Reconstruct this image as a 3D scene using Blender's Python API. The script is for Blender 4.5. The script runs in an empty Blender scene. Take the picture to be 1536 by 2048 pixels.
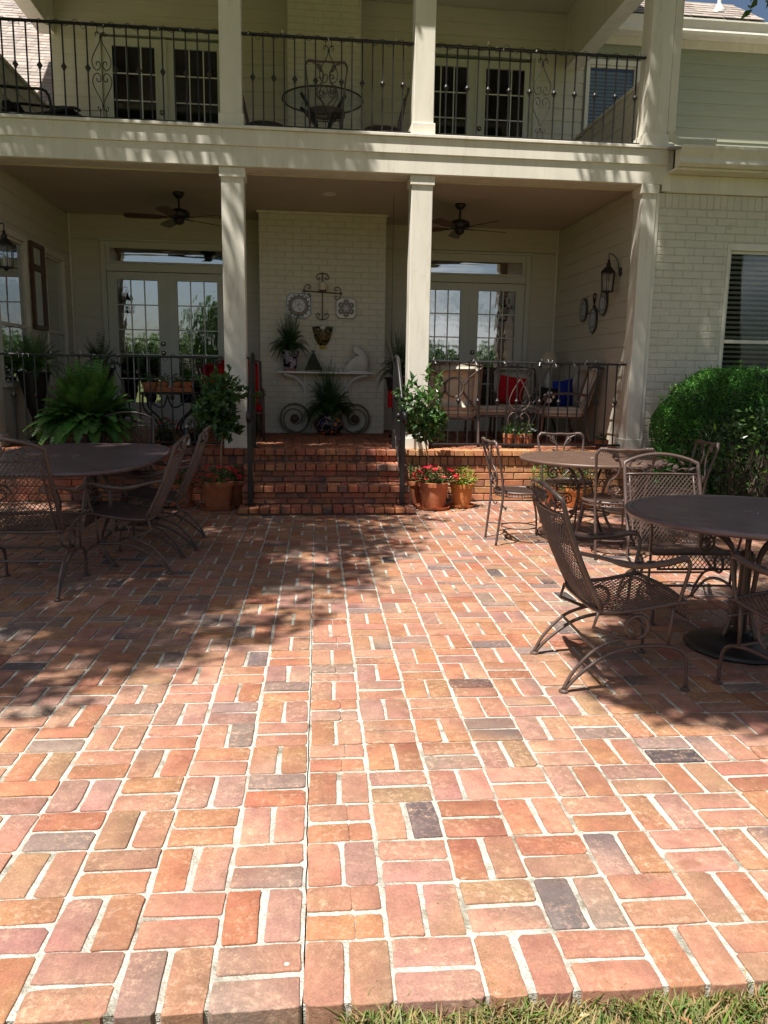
import bpy, math, random
from mathutils import Vector, Matrix
random.seed(7)
R = random.Random(11)
PI = math.pi
SC = bpy.context.scene
COL = SC.collection

# ------------------------------------------------------------ camera, sky, sun, exposure
def rot_cam(yaw, pitch, roll):
    cy, sy, cp, sp = math.cos(yaw), math.sin(yaw), math.cos(pitch), math.sin(pitch)
    f = Vector((sy*cp, cy*cp, -sp)); r = Vector((cy, -sy, 0)); u = r.cross(f)
    cr, sr = math.cos(roll), math.sin(roll)
    r2 = cr*r + sr*u; u2 = -sr*r + cr*u
    return Matrix((r2, u2, -f)).transposed()
cam_d = bpy.data.cameras.new('camera')
cam = bpy.data.objects.new('camera', cam_d); COL.objects.link(cam)
cam.matrix_world = Matrix.Translation((0.003, -1.5075, 1.3774)) @ rot_cam(0.10783, 0.17187, 0.01516).to_4x4()
cam_d.sensor_fit = 'HORIZONTAL'; cam_d.sensor_width = 36.0; cam_d.lens = 36.0*1549.0/1536.0
cam_d.clip_start = 0.05; cam_d.clip_end = 500
SC.camera = cam

SUN = Vector((0.34, 0.30, -1.0))            # the way the sunlight travels
el = math.atan2(1.0, math.hypot(SUN.x, SUN.y)); az = math.atan2(-SUN.x, -SUN.y)
w = bpy.data.worlds.new('World'); SC.world = w; w.use_nodes = True
nt = w.node_tree; bg = nt.nodes['Background']
sky = nt.nodes.new('ShaderNodeTexSky'); sky.sky_type = 'NISHITA'; sky.sun_disc = False
sky.sun_elevation = el; sky.sun_rotation = az; sky.air_density = 1.0; sky.dust_density = 2.0
# fair-weather clouds over the whole sky
tcw = nt.nodes.new('ShaderNodeTexCoord'); mpw = nt.nodes.new('ShaderNodeMapping'); mpw.inputs['Scale'].default_value = (1.0, 1.0, 2.6); mpw.inputs['Location'].default_value = (1.7, 4.3, 0.9)
nzw = nt.nodes.new('ShaderNodeTexNoise'); nzw.inputs['Scale'].default_value = 2.3; nzw.inputs['Detail'].default_value = 8; nzw.inputs['Roughness'].default_value = 0.58
mrw = nt.nodes.new('ShaderNodeMapRange'); mrw.inputs[1].default_value = 0.49; mrw.inputs[2].default_value = 0.68; mrw.inputs[4].default_value = 0.85
mxw = nt.nodes.new('ShaderNodeMix'); mxw.data_type = 'RGBA'; mxw.inputs[7].default_value = (13.5, 13.2, 13.0, 1)
nt.links.new(tcw.outputs['Generated'], mpw.inputs[0]); nt.links.new(mpw.outputs[0], nzw.inputs['Vector']); nt.links.new(nzw.outputs[0], mrw.inputs[0])
nt.links.new(mrw.outputs[0], mxw.inputs[0]); nt.links.new(sky.outputs[0], mxw.inputs[6]); nt.links.new(mxw.outputs[2], bg.inputs[0]); bg.inputs[1].default_value = 0.0445
sd = bpy.data.lights.new('sun', 'SUN'); sd.energy = 5.0; sd.angle = math.radians(0.55); sd.color = (1.0, 0.955, 0.88)
so = bpy.data.objects.new('sun', sd); COL.objects.link(so); so.location = (-4, -3, 14)
so.rotation_euler = SUN.to_track_quat('-Z', 'Y').to_euler()
vs = SC.view_settings; vs.view_transform = 'Standard'; vs.look = 'None'; vs.gamma = 1; vs.use_curve_mapping = False
vs.exposure = 0.95
SC.cycles.max_bounces = 7; SC.cycles.transparent_max_bounces = 24; SC.cycles.caustics_reflective = False; SC.cycles.caustics_refractive = False
SC.cycles.use_denoising = True; SC.cycles.sample_clamp_indirect = 6.0

# ------------------------------------------------------------ mesh helpers
class MB:
    def __init__(s): s.v = []; s.f = []; s.c = None
    def add(s, vs, fs, col=None):
        o = len(s.v); s.v.extend([(p[0], p[1], p[2]) for p in vs]); s.f.extend([tuple(i+o for i in f) for f in fs])
        if col is not None:
            if s.c is None: s.c = [(1, 1, 1)]*o
            if col and isinstance(col[0], (tuple, list)): s.c.extend(col)
            else: s.c.extend([tuple(col)]*len(vs))
        elif s.c is not None: s.c.extend([(1, 1, 1)]*len(vs))
        return s
    def box(s, x0, x1, y0, y1, z0, z1, col=None):
        return s.add([(x0,y0,z0),(x1,y0,z0),(x1,y1,z0),(x0,y1,z0),(x0,y0,z1),(x1,y0,z1),(x1,y1,z1),(x0,y1,z1)],
                     [(0,3,2,1),(4,5,6,7),(0,1,5,4),(1,2,6,5),(2,3,7,6),(3,0,4,7)], col)
    def bbox(s, x0, x1, y0, y1, z0, z1, b=0.004, col=None):
        # box with chamfered edges
        V = []; F = []
        X = (x0, x1); Y = (y0, y1); Z = (z0, z1); idx = {}
        for a in (0, 1):
            for bb in (0, 1):
                for c in (0, 1):
                    for ax in range(3):
                        sx = 1 if a == 0 else -1; sy = 1 if bb == 0 else -1; sz = 1 if c == 0 else -1
                        p = [X[a]+sx*b, Y[bb]+sy*b, Z[c]+sz*b]; p[ax] = (X[a], Y[bb], Z[c])[ax]
                        idx[(a,bb,c,ax)] = len(V); V.append(tuple(p))
        for ax in range(3):
            for sd_ in (0, 1):
                q = []
                for (m, n) in ((0,0),(1,0),(1,1),(0,1)):
                    k = [0,0,0]; k[ax] = sd_; k[(ax+1)%3] = m; k[(ax+2)%3] = n
                    q.append(idx[(k[0],k[1],k[2],ax)])
                F.append(tuple(q if sd_ else q[::-1]))
        for ax in range(3):
            o1, o2 = (ax+1)%3, (ax+2)%3
            for m in (0,1):
                for n in (0,1):
                    ks = []
                    for t in (0,1):
                        k = [0,0,0]; k[ax] = t; k[o1] = m; k[o2] = n; ks.append(tuple(k))
                    q = (idx[ks[0]+(o1,)], idx[ks[1]+(o1,)], idx[ks[1]+(o2,)], idx[ks[0]+(o2,)])
                    F.append(q if (m+n)%2 == 0 else q[::-1])
        for k in [(a,bb,c) for a in (0,1) for bb in (0,1) for c in (0,1)]:
            q = (idx[k+(0,)], idx[k+(1,)], idx[k+(2,)]); F.append(q if sum(k)%2 else q[::-1])
        return s.add(V, F, col)
    def tube(s, pts, r, n=6, closed=False, cap=True, col=None, flat=1.0, ref=None):
        P = [Vector(p) for p in pts]; m = len(P)
        if m < 2: return s
        rs = r if isinstance(r, (list, tuple)) else [r]*m
        V = []; prev = None
        for i in range(m):
            a = P[(i-1) % m] if (closed or i > 0) else P[i]
            b = P[(i+1) % m] if (closed or i < m-1) else P[i]
            t = (b-a)
            if t.length < 1e-9: t = Vector((0,0,1))
            t.normalize()
            if prev is None:
                h = Vector(ref) if ref else (Vector((0,0,1)) if abs(t.z) < 0.9 else Vector((1,0,0)))
                u = (h - t*h.dot(t)).normalized()
            else:
                u = prev - t*prev.dot(t)
                u = u.normalized() if u.length > 1e-6 else t.orthogonal().normalized()
            prev = u; v = t.cross(u)
            for k in range(n):
                a_ = 2*PI*(k+0.5)/n
                V.append(P[i] + u*(rs[i]*math.cos(a_)) + v*(rs[i]*flat*math.sin(a_)))
        F = []
        for i in range(m if closed else m-1):
            j = (i+1) % m
            for k in range(n):
                l = (k+1) % n
                F.append((i*n+k, i*n+l, j*n+l, j*n+k))
        if cap and not closed:
            F.append(tuple(range(n))[::-1]); F.append(tuple((m-1)*n+k for k in range(n)))
        return s.add(V, F, col)
    def lathe(s, prof, n=20, c=(0,0,0), col=None, cols=None, axis='z', squash=1.0, half=False):
        V = []; F = []; CC = []
        cnt = n+1 if half else n
        for i, (r, z) in enumerate(prof):
            for k in range(cnt):
                a = (PI*k/n + PI) if half else 2*PI*k/n
                x, y = r*math.cos(a), r*math.sin(a)*squash
                if axis == 'z': V.append((c[0]+x, c[1]+y, c[2]+z))
                elif axis == 'y': V.append((c[0]+x, c[1]-z, c[2]+y))
                else: V.append((c[0]+z, c[1]+x, c[2]+y))
                if cols: CC.append(cols[i])
        for i in range(len(prof)-1):
            for k in range(cnt if not half else cnt-1):
                l = (k+1) % cnt
                F.append((i*cnt+k, i*cnt+l, (i+1)*cnt+l, (i+1)*cnt+k))
        if prof[0][0] > 1e-6 and not half: F.append(tuple(range(cnt))[::-1])
        if prof[-1][0] > 1e-6 and not half: F.append(tuple((len(prof)-1)*cnt+k for k in range(cnt)))
        return s.add(V, F, CC if cols else col)
    def ball(s, c, r, n=10, m=6, col=None, sc=(1,1,1)):
        pr = [(r*math.sin(PI*i/m), -r*math.cos(PI*i/m)) for i in range(m+1)]
        V = []; F = []
        for i, (q, z) in enumerate(pr):
            for k in range(n):
                a = 2*PI*k/n; V.append((c[0]+q*math.cos(a)*sc[0], c[1]+q*math.sin(a)*sc[1], c[2]+z*sc[2]))
        for i in range(m):
            for k in range(n):
                l = (k+1) % n; F.append((i*n+k, i*n+l, (i+1)*n+l, (i+1)*n+k))
        return s.add(V, F, col)
    def prism(s, pts, d0, d1, plane='xz', b=0.0, col=None):
        # outline extruded along the third axis, edges optionally eased by b
        n = len(pts); cx = sum(p[0] for p in pts)/n; cy = sum(p[1] for p in pts)/n
        def ring(d, k):
            o = []
            for p in pts:
                x = cx+(p[0]-cx)*k; y = cy+(p[1]-cy)*k
                o.append((x,d,y) if plane == 'xz' else ((x,y,d) if plane == 'xy' else (d,x,y)))
            return o
        L = [ring(d0, 1-b*2), ring(d0+(d1-d0)*0.2, 1), ring(d1-(d1-d0)*0.2, 1), ring(d1, 1-b*2)] if b else [ring(d0,1), ring(d1,1)]
        V = [p for l in L for p in l]; F = []
        for i in range(len(L)-1):
            for k in range(n):
                l = (k+1) % n; F.append((i*n+k, i*n+l, (i+1)*n+l, (i+1)*n+k))
        F.append(tuple(range(n))[::-1]); F.append(tuple((len(L)-1)*n+k for k in range(n)))
        return s.add(V, F, col)
    def leaf(s, p, d, up, L, W, fold=0.25, droop=0.15, col=None):
        p = Vector(p); d = Vector(d).normalized(); up = Vector(up)
        sd_ = d.cross(up)
        sd_ = sd_.normalized() if sd_.length > 1e-5 else d.orthogonal().normalized()
        n = sd_.cross(d).normalized()
        m = p + d*(L*0.45) - n*(W*fold*0.5); t = p + d*L - n*(L*droop)
        a = p + d*(L*0.42) + sd_*(W*0.5) + n*(W*fold*0.5); b = p + d*(L*0.42) - sd_*(W*0.5) + n*(W*fold*0.5)
        return s.add([p, a, t, b, m], [(0,1,4),(1,2,4),(2,3,4),(3,0,4)], col)
    def build(s, name, mat, parent=None, loc=None, rel=None, smooth=False):
        off = Vector(loc) if loc is not None else Vector((0,0,0))
        off2 = Vector(rel) if rel is not None else Vector((0,0,0))
        t = off + off2
        me = bpy.data.meshes.new(name)
        vv = [(p[0]-t.x, p[1]-t.y, p[2]-t.z) for p in s.v] if t.length > 0 else s.v
        me.from_pydata(vv, [], s.f); me.materials.append(mat)
        if s.c is not None:
            at = me.color_attributes.new('tint', 'FLOAT_COLOR', 'POINT')
            at.data.foreach_set('color', [q for c in s.c for q in (c[0], c[1], c[2], 1.0)])
        if smooth: me.polygons.foreach_set('use_smooth', [True]*len(me.polygons))
        me.update()
        o = bpy.data.objects.new(name, me); COL.objects.link(o)
        if parent is not None: o.parent = parent
        if loc is not None: o.location = loc
        return o

def tag(o, label=None, cat=None, group=None, kind=None):
    if label: o['label'] = label
    if cat: o['category'] = cat
    if group: o['group'] = group
    if kind: o['kind'] = kind
    return o
def thing(name, label, cat, loc=(0,0,0), rz=0.0, group=None):
    o = bpy.data.objects.new(name, None); COL.objects.link(o); o.empty_display_size = 0.1
    o.location = loc; o.rotation_euler = (0,0,rz); return tag(o, label, cat, group)
def kids(o, pool=None):
    return [c for c in bpy.data.objects if c.parent == o]
def copy_tree(o, parent=None):
    c = o.copy(); COL.objects.link(c); c.parent = parent
    for ch in kids(o): copy_tree(ch, c)
    return c
def placed(proto, first, loc, rz, label, group=None, sc=1.0):
    o = proto if first else copy_tree(proto)
    o.location = loc; o.rotation_euler = (0,0,rz); o['label'] = label; o.scale = (sc,sc,sc)
    if group: o['group'] = group
    return o
def catmull(pts, n=6, closed=False):
    P = [Vector(p) for p in pts]; m = len(P); out = []
    rng = m if closed else m-1
    for i in range(rng):
        p0 = P[(i-1) % m] if (closed or i > 0) else P[0]; p1 = P[i]; p2 = P[(i+1) % m]
        p3 = P[(i+2) % m] if (closed or i+2 < m) else P[-1]
        for k in range(n):
            t = k/n
            out.append(0.5*((2*p1)+(p2-p0)*t+(2*p0-5*p1+4*p2-p3)*t*t+(3*p1-p0-3*p2+p3)*t**3))
    if not closed: out.append(P[-1])
    return out
def spiral(c, r0, r1, a0, a1, n=24, ax=(Vector((1,0,0)), Vector((0,0,1)))):
    c = Vector(c); o = []
    for i in range(n+1):
        t = i/n; r = r0+(r1-r0)*t; a = a0+(a1-a0)*t
        o.append(c + ax[0]*(r*math.cos(a)) + ax[1]*(r*math.sin(a)))
    return o
def lattice(mb, S, nu, nv, r, seg=6, n=4):
    # diamond mesh of thin strands over the surface S(u, v)
    for fam in (1, -1):
        ks = range(-nv+1, nu) if fam == 1 else range(1, nu+nv)
        for k in ks:
            # u*nu = k + fam*v*nv
            def u_of(v): return (k + fam*v*nv)/nu
            vs_ = [0.0, 1.0]
            va = (0 - k)/(fam*nv); vb = (nu - k)/(fam*nv)
            lo, hi = max(0.0, min(va, vb)), min(1.0, max(va, vb))
            if hi-lo < 1e-4: continue
            q = max(1, int(round(seg*(hi-lo))))
            mb.tube([S(min(1, max(0, u_of(lo+(hi-lo)*i/q))), lo+(hi-lo)*i/q) for i in range(q+1)], r, n=n, cap=False)
    return mb

# ------------------------------------------------------------ materials
def nodes_of(name):
    m = bpy.data.materials.new(name); m.use_nodes = True
    return m, m.node_tree, m.node_tree.nodes['Principled BSDF']
def mat(name, base, rough=0.6, metal=0.0, spec=0.5, var=0.0, vscale=6.0, bump=0.0, bscale=60.0, attr=False, coat=0.0, dirt=None, dscale=3.0, dlo=0.55, dhi=0.75, subs=0.0, trans=False, stretch=None, rvar=0.0):
    m, t, b = nodes_of(name); N = t.nodes; L = t.links
    tc = N.new('ShaderNodeTexCoord')
    vec = tc.outputs['Object']
    geo = N.new('ShaderNodeNewGeometry'); vec = geo.outputs['Position']
    if stretch:
        mp = N.new('ShaderNodeMapping'); mp.inputs['Scale'].default_value = stretch; L.new(vec, mp.inputs[0]); vec = mp.outputs[0]
    if attr:
        a = N.new('ShaderNodeAttribute'); a.attribute_name = 'tint'; col = a.outputs['Color']
        if base != (1,1,1):
            mx = N.new('ShaderNodeMix'); mx.data_type = 'RGBA'; mx.blend_type = 'MULTIPLY'; mx.inputs[0].default_value = 1
            L.new(col, mx.inputs[6]); mx.inputs[7].default_value = (*base, 1); col = mx.outputs[2]
    else:
        rgb = N.new('ShaderNodeRGB'); rgb.outputs[0].default_value = (*base, 1); col = rgb.outputs[0]
    if var > 0:
        nz = N.new('ShaderNodeTexNoise'); nz.inputs['Scale'].default_value = vscale; nz.inputs['Detail'].default_value = 6; nz.inputs['Roughness'].default_value = 0.65
        L.new(vec, nz.inputs['Vector'])
        mr = N.new('ShaderNodeMapRange'); mr.inputs[1].default_value = 0.25; mr.inputs[2].default_value = 0.75
        mr.inputs[3].default_value = 1-var; mr.inputs[4].default_value = 1+var
        L.new(nz.outputs[0], mr.inputs[0])
        hs = N.new('ShaderNodeHueSaturation'); L.new(col, hs.inputs['Color']); L.new(mr.outputs[0], hs.inputs['Value']); col = hs.outputs[0]
    if dirt:
        nz = N.new('ShaderNodeTexNoise'); nz.inputs['Scale'].default_value = dscale; nz.inputs['Detail'].default_value = 8; nz.inputs['Roughness'].default_value = 0.7
        L.new(vec, nz.inputs['Vector'])
        mr = N.new('ShaderNodeMapRange'); mr.inputs[1].default_value = dlo; mr.inputs[2].default_value = dhi; L.new(nz.outputs[0], mr.inputs[0])
        mx = N.new('ShaderNodeMix'); mx.data_type = 'RGBA'; L.new(mr.outputs[0], mx.inputs[0]); L.new(col, mx.inputs[6]); mx.inputs[7].default_value = (*dirt, 1); col = mx.outputs[2]
    L.new(col, b.inputs['Base Color'])
    b.inputs['Roughness'].default_value = rough; b.inputs['Metallic'].default_value = metal
    b.inputs['Specular IOR Level'].default_value = spec
    if coat: b.inputs['Coat Weight'].default_value = coat; b.inputs['Coat Roughness'].default_value = 0.15
    if rvar:
        nz = N.new('ShaderNodeTexNoise'); nz.inputs['Scale'].default_value = 9; L.new(vec, nz.inputs['Vector'])
        mr = N.new('ShaderNodeMapRange'); mr.inputs[3].default_value = rough-rvar; mr.inputs[4].default_value = rough+rvar; L.new(nz.outputs[0], mr.inputs[0]); L.new(mr.outputs[0], b.inputs['Roughness'])
    if bump > 0:
        nz = N.new('ShaderNodeTexNoise'); nz.inputs['Scale'].default_value = bscale; nz.inputs['Detail'].default_value = 5
        L.new(vec, nz.inputs['Vector'])
        bp = N.new('ShaderNodeBump'); bp.inputs['Strength'].default_value = bump; bp.inputs['Distance'].default_value = 0.01
        L.new(nz.outputs[0], bp.inputs['Height']); L.new(bp.outputs[0], b.inputs['Normal'])
    if trans:   # thin leaf: some light passes through
        tr = N.new('ShaderNodeBsdfTranslucent'); L.new(col, tr.inputs[0]); ms = N.new('ShaderNodeMixShader'); ms.inputs[0].default_value = 0.3
        L.new(b.outputs[0], ms.inputs[1]); L.new(tr.outputs[0], ms.inputs[2]); L.new(ms.outputs[0], N['Material Output'].inputs[0])
    return m

M = {}
def paver_mat(name, effl=(0.62, 0.40, 0.28), k=1.0):
    m, t, b = nodes_of(name); N = t.nodes; L = t.links
    geo = N.new('ShaderNodeNewGeometry'); P = geo.outputs['Position']
    a = N.new('ShaderNodeAttribute'); a.attribute_name = 'tint'; col = a.outputs['Color']
    def noise(sc, det=6, ro=0.65):
        z = N.new('ShaderNodeTexNoise'); z.inputs['Scale'].default_value = sc; z.inputs['Detail'].default_value = det; z.inputs['Roughness'].default_value = ro
        L.new(P, z.inputs['Vector']); return z.outputs[0]
    def rng(x, a0, a1, b0, b1):
        r = N.new('ShaderNodeMapRange'); r.inputs[1].default_value = a0; r.inputs[2].default_value = a1; r.inputs[3].default_value = b0; r.inputs[4].default_value = b1
        L.new(x, r.inputs[0]); return r.outputs[0]
    def mix(f, c1, c2):
        x = N.new('ShaderNodeMix'); x.data_type = 'RGBA'; L.new(f, x.inputs[0]); L.new(c1, x.inputs[6])
        if isinstance(c2, tuple): x.inputs[7].default_value = (*c2, 1)
        else: L.new(c2, x.inputs[7])
        return x.outputs[2]
    hs = N.new('ShaderNodeHueSaturation'); L.new(col, hs.inputs['Color']); L.new(rng(noise(11, 8), .28, .72, .72, 1.22), hs.inputs['Value']); L.new(rng(noise(4, 3), .3, .7, .485, .512), hs.inputs['Hue'])
    c = hs.outputs[0]
    hs2 = N.new('ShaderNodeHueSaturation'); L.new(c, hs2.inputs['Color']); L.new(rng(noise(160, 4), .3, .7, .8, 1.18), hs2.inputs['Value']); c = hs2.outputs[0]
    big = rng(noise(4.1, 4), .40, .62, 0, 1)           # efflorescence comes in patches
    fine = rng(noise(42, 9, .8), .50, .62, 0, .62)
    mul = N.new('ShaderNodeMath'); mul.operation = 'MULTIPLY'; L.new(big, mul.inputs[0]); L.new(fine, mul.inputs[1])
    c = mix(mul.outputs[0], c, effl)
    spk = rng(noise(95, 4), .66, .72, 0, .75)
    c = mix(spk, c, (0.05, 0.035, 0.03))
    stn = rng(noise(1.7, 7, .7), .50, .72, 0, .55)
    c = mix(stn, c, (0.15, 0.085, 0.065))
    spl = rng(noise(7.5, 5, .6), .62, .70, 0, .6)
    c = mix(spl, c, (0.19, 0.085, 0.05))
    grm = rng(noise(17, 6, .75), .60, .72, 0, .5)
    c = mix(grm, c, (0.17, 0.13, 0.105))
    L.new(c, b.inputs['Base Color']); b.inputs['Roughness'].default_value = 0.82; b.inputs['Specular IOR Level'].default_value = 0.25
    bp = N.new('ShaderNodeBump'); bp.inputs['Strength'].default_value = 0.55; bp.inputs['Distance'].default_value = 0.006
    L.new(noise(55, 8, .7), bp.inputs['Height']); L.new(bp.outputs[0], b.inputs['Normal'])
    return m
M['paver'] = paver_mat('paver_brick')
M['wallbrick'] = paver_mat('red_brick', effl=(0.5, 0.3, 0.2))
M['mortar'] = mat('mortar', (0.49, 0.455, 0.40), 0.95, spec=0.2, var=0.35, vscale=38, bump=1.0, bscale=130, dirt=(0.13, 0.12, 0.08), dscale=5.5, dlo=0.50, dhi=0.70)
M['mortar_dark'] = mat('wall_mortar', (0.26, 0.19, 0.15), 0.95, spec=0.2, var=0.25, vscale=18, bump=0.8, bscale=120)
M['soil'] = mat('soil', (0.10, 0.075, 0.045), 0.95, spec=0.1, var=0.35, vscale=8, bump=0.8, bscale=40)
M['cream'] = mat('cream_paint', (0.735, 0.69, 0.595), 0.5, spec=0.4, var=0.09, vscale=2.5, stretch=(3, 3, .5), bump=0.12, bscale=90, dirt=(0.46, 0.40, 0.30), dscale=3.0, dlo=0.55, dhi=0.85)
M['siding'] = mat('siding_paint', (0.61, 0.57, 0.475), 0.55, spec=0.35, var=0.06, vscale=2.5, bump=0.18, bscale=14, stretch=(1, 1, 14), dirt=(0.34, 0.31, 0.22), dscale=2.0, dlo=0.6, dhi=0.85)
M['siding_green_shade'] = mat('siding_paint_green_shade', (0.33, 0.345, 0.25), 0.55, spec=0.35, var=0.08, vscale=2.5, bump=0.18, bscale=14, stretch=(1, 1, 14), dirt=(0.27, 0.29, 0.18), dscale=2.0, dlo=0.55, dhi=0.8)  # same cream siding, with the green canopy shade put into its colour
M['pbrick'] = mat('painted_brick', (0.65, 0.61, 0.51), 0.6, spec=0.35, var=0.07, vscale=5, bump=0.6, bscale=45, dirt=(0.36, 0.33, 0.25), dscale=5, dlo=0.6, dhi=0.8)
M['pmortar'] = mat('painted_mortar', (0.55, 0.525, 0.43), 0.8, spec=0.2, var=0.12, vscale=10, bump=0.8, bscale=70)
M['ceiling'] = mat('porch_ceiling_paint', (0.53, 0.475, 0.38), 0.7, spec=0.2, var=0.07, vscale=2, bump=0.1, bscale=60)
M['white'] = mat('white_paint', (0.76, 0.76, 0.73), 0.45, spec=0.4, var=0.03, vscale=4)
M['door'] = mat('door_paint', (0.62, 0.62, 0.55), 0.45, spec=0.4, var=0.04, vscale=3, bump=0.05, bscale=80)
M['iron'] = mat('black_iron', (0.014, 0.012, 0.012), 0.4, metal=0.0, spec=0.5, var=0.2, vscale=20, bump=0.15, bscale=150)
M['bronze'] = mat('bronze_painted_iron', (0.085, 0.054, 0.044), 0.42, metal=0.0, spec=0.6, var=0.22, vscale=16, bump=0.12, bscale=200, dirt=(0.17, 0.11, 0.085), dscale=9, dlo=0.58, dhi=0.75, rvar=0.12)
M['tabletop'] = mat('table_mesh_sky_sheen', (0.125, 0.078, 0.085), 0.36, spec=0.75, var=0.25, vscale=6, dirt=(0.25, 0.19, 0.17), dscale=3.2, dlo=0.5, dhi=0.8)  # bronze furniture paint, purple sky sheen put into the base colour; dust on top
M['tabletop_brown'] = mat('brown_table_mesh_paint', (0.12, 0.072, 0.052), 0.45, spec=0.5, var=0.2, vscale=7, dirt=(0.2, 0.13, 0.10), dscale=5, dlo=0.55, dhi=0.8)
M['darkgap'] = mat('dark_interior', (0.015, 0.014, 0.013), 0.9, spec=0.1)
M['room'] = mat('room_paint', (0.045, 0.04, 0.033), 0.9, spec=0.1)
M['terra'] = mat('terracotta', (0.40, 0.135, 0.06), 0.8, spec=0.25, var=0.16, vscale=9, bump=0.25, bscale=60, dirt=(0.48, 0.30, 0.22), dscale=7, dlo=0.58, dhi=0.8)
M['terra_bright'] = mat('bright_terracotta', (0.52, 0.20, 0.065), 0.8, spec=0.25, var=0.12, vscale=9, bump=0.25, bscale=60, dirt=(0.50, 0.33, 0.24), dscale=7, dlo=0.6, dhi=0.8)
M['roof'] = mat('asphalt_shingle', (0.30, 0.275, 0.25), 0.95, spec=0.15, var=0.2, vscale=6, bump=0.6, bscale=160, attr=True)
M['cushion'] = mat('beige_cushion', (0.52, 0.46, 0.38), 0.9, spec=0.1, var=0.06, vscale=10, bump=0.3, bscale=220)
M['red_fabric'] = mat('red_fabric', (0.42, 0.012, 0.02), 0.85, spec=0.15, var=0.12, vscale=8, bump=0.3, bscale=220)
M['blue_fabric'] = mat('blue_fabric', (0.012, 0.025, 0.23), 0.85, spec=0.15, var=0.1, vscale=8, bump=0.3, bscale=220)
M['black_fabric'] = mat('black_fabric', (0.012, 0.012, 0.014), 0.85, spec=0.2, bump=0.3, bscale=220)
M['glaze'] = mat('glazed_ceramic', (1,1,1), 0.18, spec=0.5, attr=True, var=0.08, vscale=30)
M['ceramic'] = mat('white_ceramic', (0.62, 0.58, 0.52), 0.4, spec=0.5, var=0.06, vscale=6)
M['wax'] = mat('ivory_wax', (0.66, 0.58, 0.44), 0.5, spec=0.4, var=0.05)
M['greenglass'] = mat('green_bottle_glass', (0.03, 0.045, 0.035), 0.12, spec=0.6, var=0.2, vscale=12)
M['brass'] = mat('brass', (0.42, 0.34, 0.2), 0.25, metal=1.0)
M['wood'] = mat('fan_blade_wood', (0.10, 0.045, 0.02), 0.45, spec=0.4, var=0.2, vscale=6, stretch=(1, 8, 1))
M['bark'] = mat('bark', (0.11, 0.085, 0.06), 0.95, spec=0.1, var=0.35, vscale=8, bump=1.0, bscale=25)
M['stem'] = mat('pale_stem', (0.25, 0.19, 0.10), 0.8, spec=0.2, var=0.2, vscale=20, bump=0.4, bscale=60)
def leafmat(n, c, rough=0.45, spec=0.4, trans=True): M[n] = mat(n, c, rough, spec=spec, attr=True, trans=trans, var=0.15, vscale=25)
leafmat('leaf_fern', (0.085, 0.205, 0.04), 0.5); leafmat('leaf_darkfern', (0.04, 0.10, 0.022), 0.55)
leafmat('leaf_glossy', (0.06, 0.14, 0.035), 0.3, 0.5); leafmat('leaf_box', (0.07, 0.21, 0.04), 0.5)
leafmat('leaf_camellia', (0.04, 0.085, 0.02), 0.25, 0.55); leafmat('leaf_lime', (0.20, 0.30, 0.03), 0.5)
leafmat('leaf_oak', (0.06, 0.115, 0.028), 0.5); leafmat('petal', (1, 1, 1), 0.6, 0.2); leafmat('grass_blade', (1, 1, 1), 0.6, 0.2)
M['lawn'] = mat('lawn', (0.075, 0.10, 0.025), 0.95, spec=0.1, var=0.4, vscale=5, bump=0.8, bscale=60, dirt=(0.16, 0.13, 0.06), dscale=1.4, dlo=0.45, dhi=0.7)
def glassmat(name, tint=(0.85, 0.9, 0.9), refl=0.3, ior=1.75, const=None):
    m, t, b = nodes_of(name); N = t.nodes; L = t.links; N.remove(b)
    tr = N.new('ShaderNodeBsdfTransparent'); tr.inputs[0].default_value = (*tint, 1)
    gl = N.new('ShaderNodeBsdfGlossy'); gl.inputs['Roughness'].default_value = 0.012; gl.inputs[0].default_value = (0.95, 0.97, 1, 1)
    fr = N.new('ShaderNodeFresnel'); fr.inputs[0].default_value = ior
    ad = N.new('ShaderNodeMath'); ad.operation = 'ADD'; ad.inputs[1].default_value = refl; ad.use_clamp = True; L.new(fr.outputs[0], ad.inputs[0])
    nz = N.new('ShaderNodeTexNoise'); nz.inputs['Scale'].default_value = 1.4; bp = N.new('ShaderNodeBump'); bp.inputs['Strength'].default_value = 0.06; bp.inputs['Distance'].default_value = 0.03
    L.new(nz.outputs[0], bp.inputs['Height']); L.new(bp.outputs[0], gl.inputs['Normal'])
    ms = N.new('ShaderNodeMixShader'); L.new(ad.outputs[0], ms.inputs[0]); L.new(tr.outputs[0], ms.inputs[1]); L.new(gl.outputs[0], ms.inputs[2])
    if const is not None:
        for l in list(ms.inputs[0].links): L.remove(l)
        ms.inputs[0].default_value = const
    L.new(ms.outputs[0], N['Material Output'].inputs[0]); return m
M['glass'] = glassmat('window_glass', (0.45, 0.5, 0.5), 0.48)
M['winglass'] = glassmat('wing_window_glass', (0.9, 0.93, 0.93), 0.0, 1.5)
M['weathered'] = mat('weathered_iron', (0.17, 0.15, 0.125), 0.6, spec=0.4, var=0.3, vscale=14, bump=0.2, bscale=120)
M['clear'] = glassmat('clear_glass', (0.93, 0.95, 0.95), 0.02, 1.45)
M['tableglass'] = glassmat('patio_table_glass', (0.88, 0.9, 0.9), const=0.15)
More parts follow.
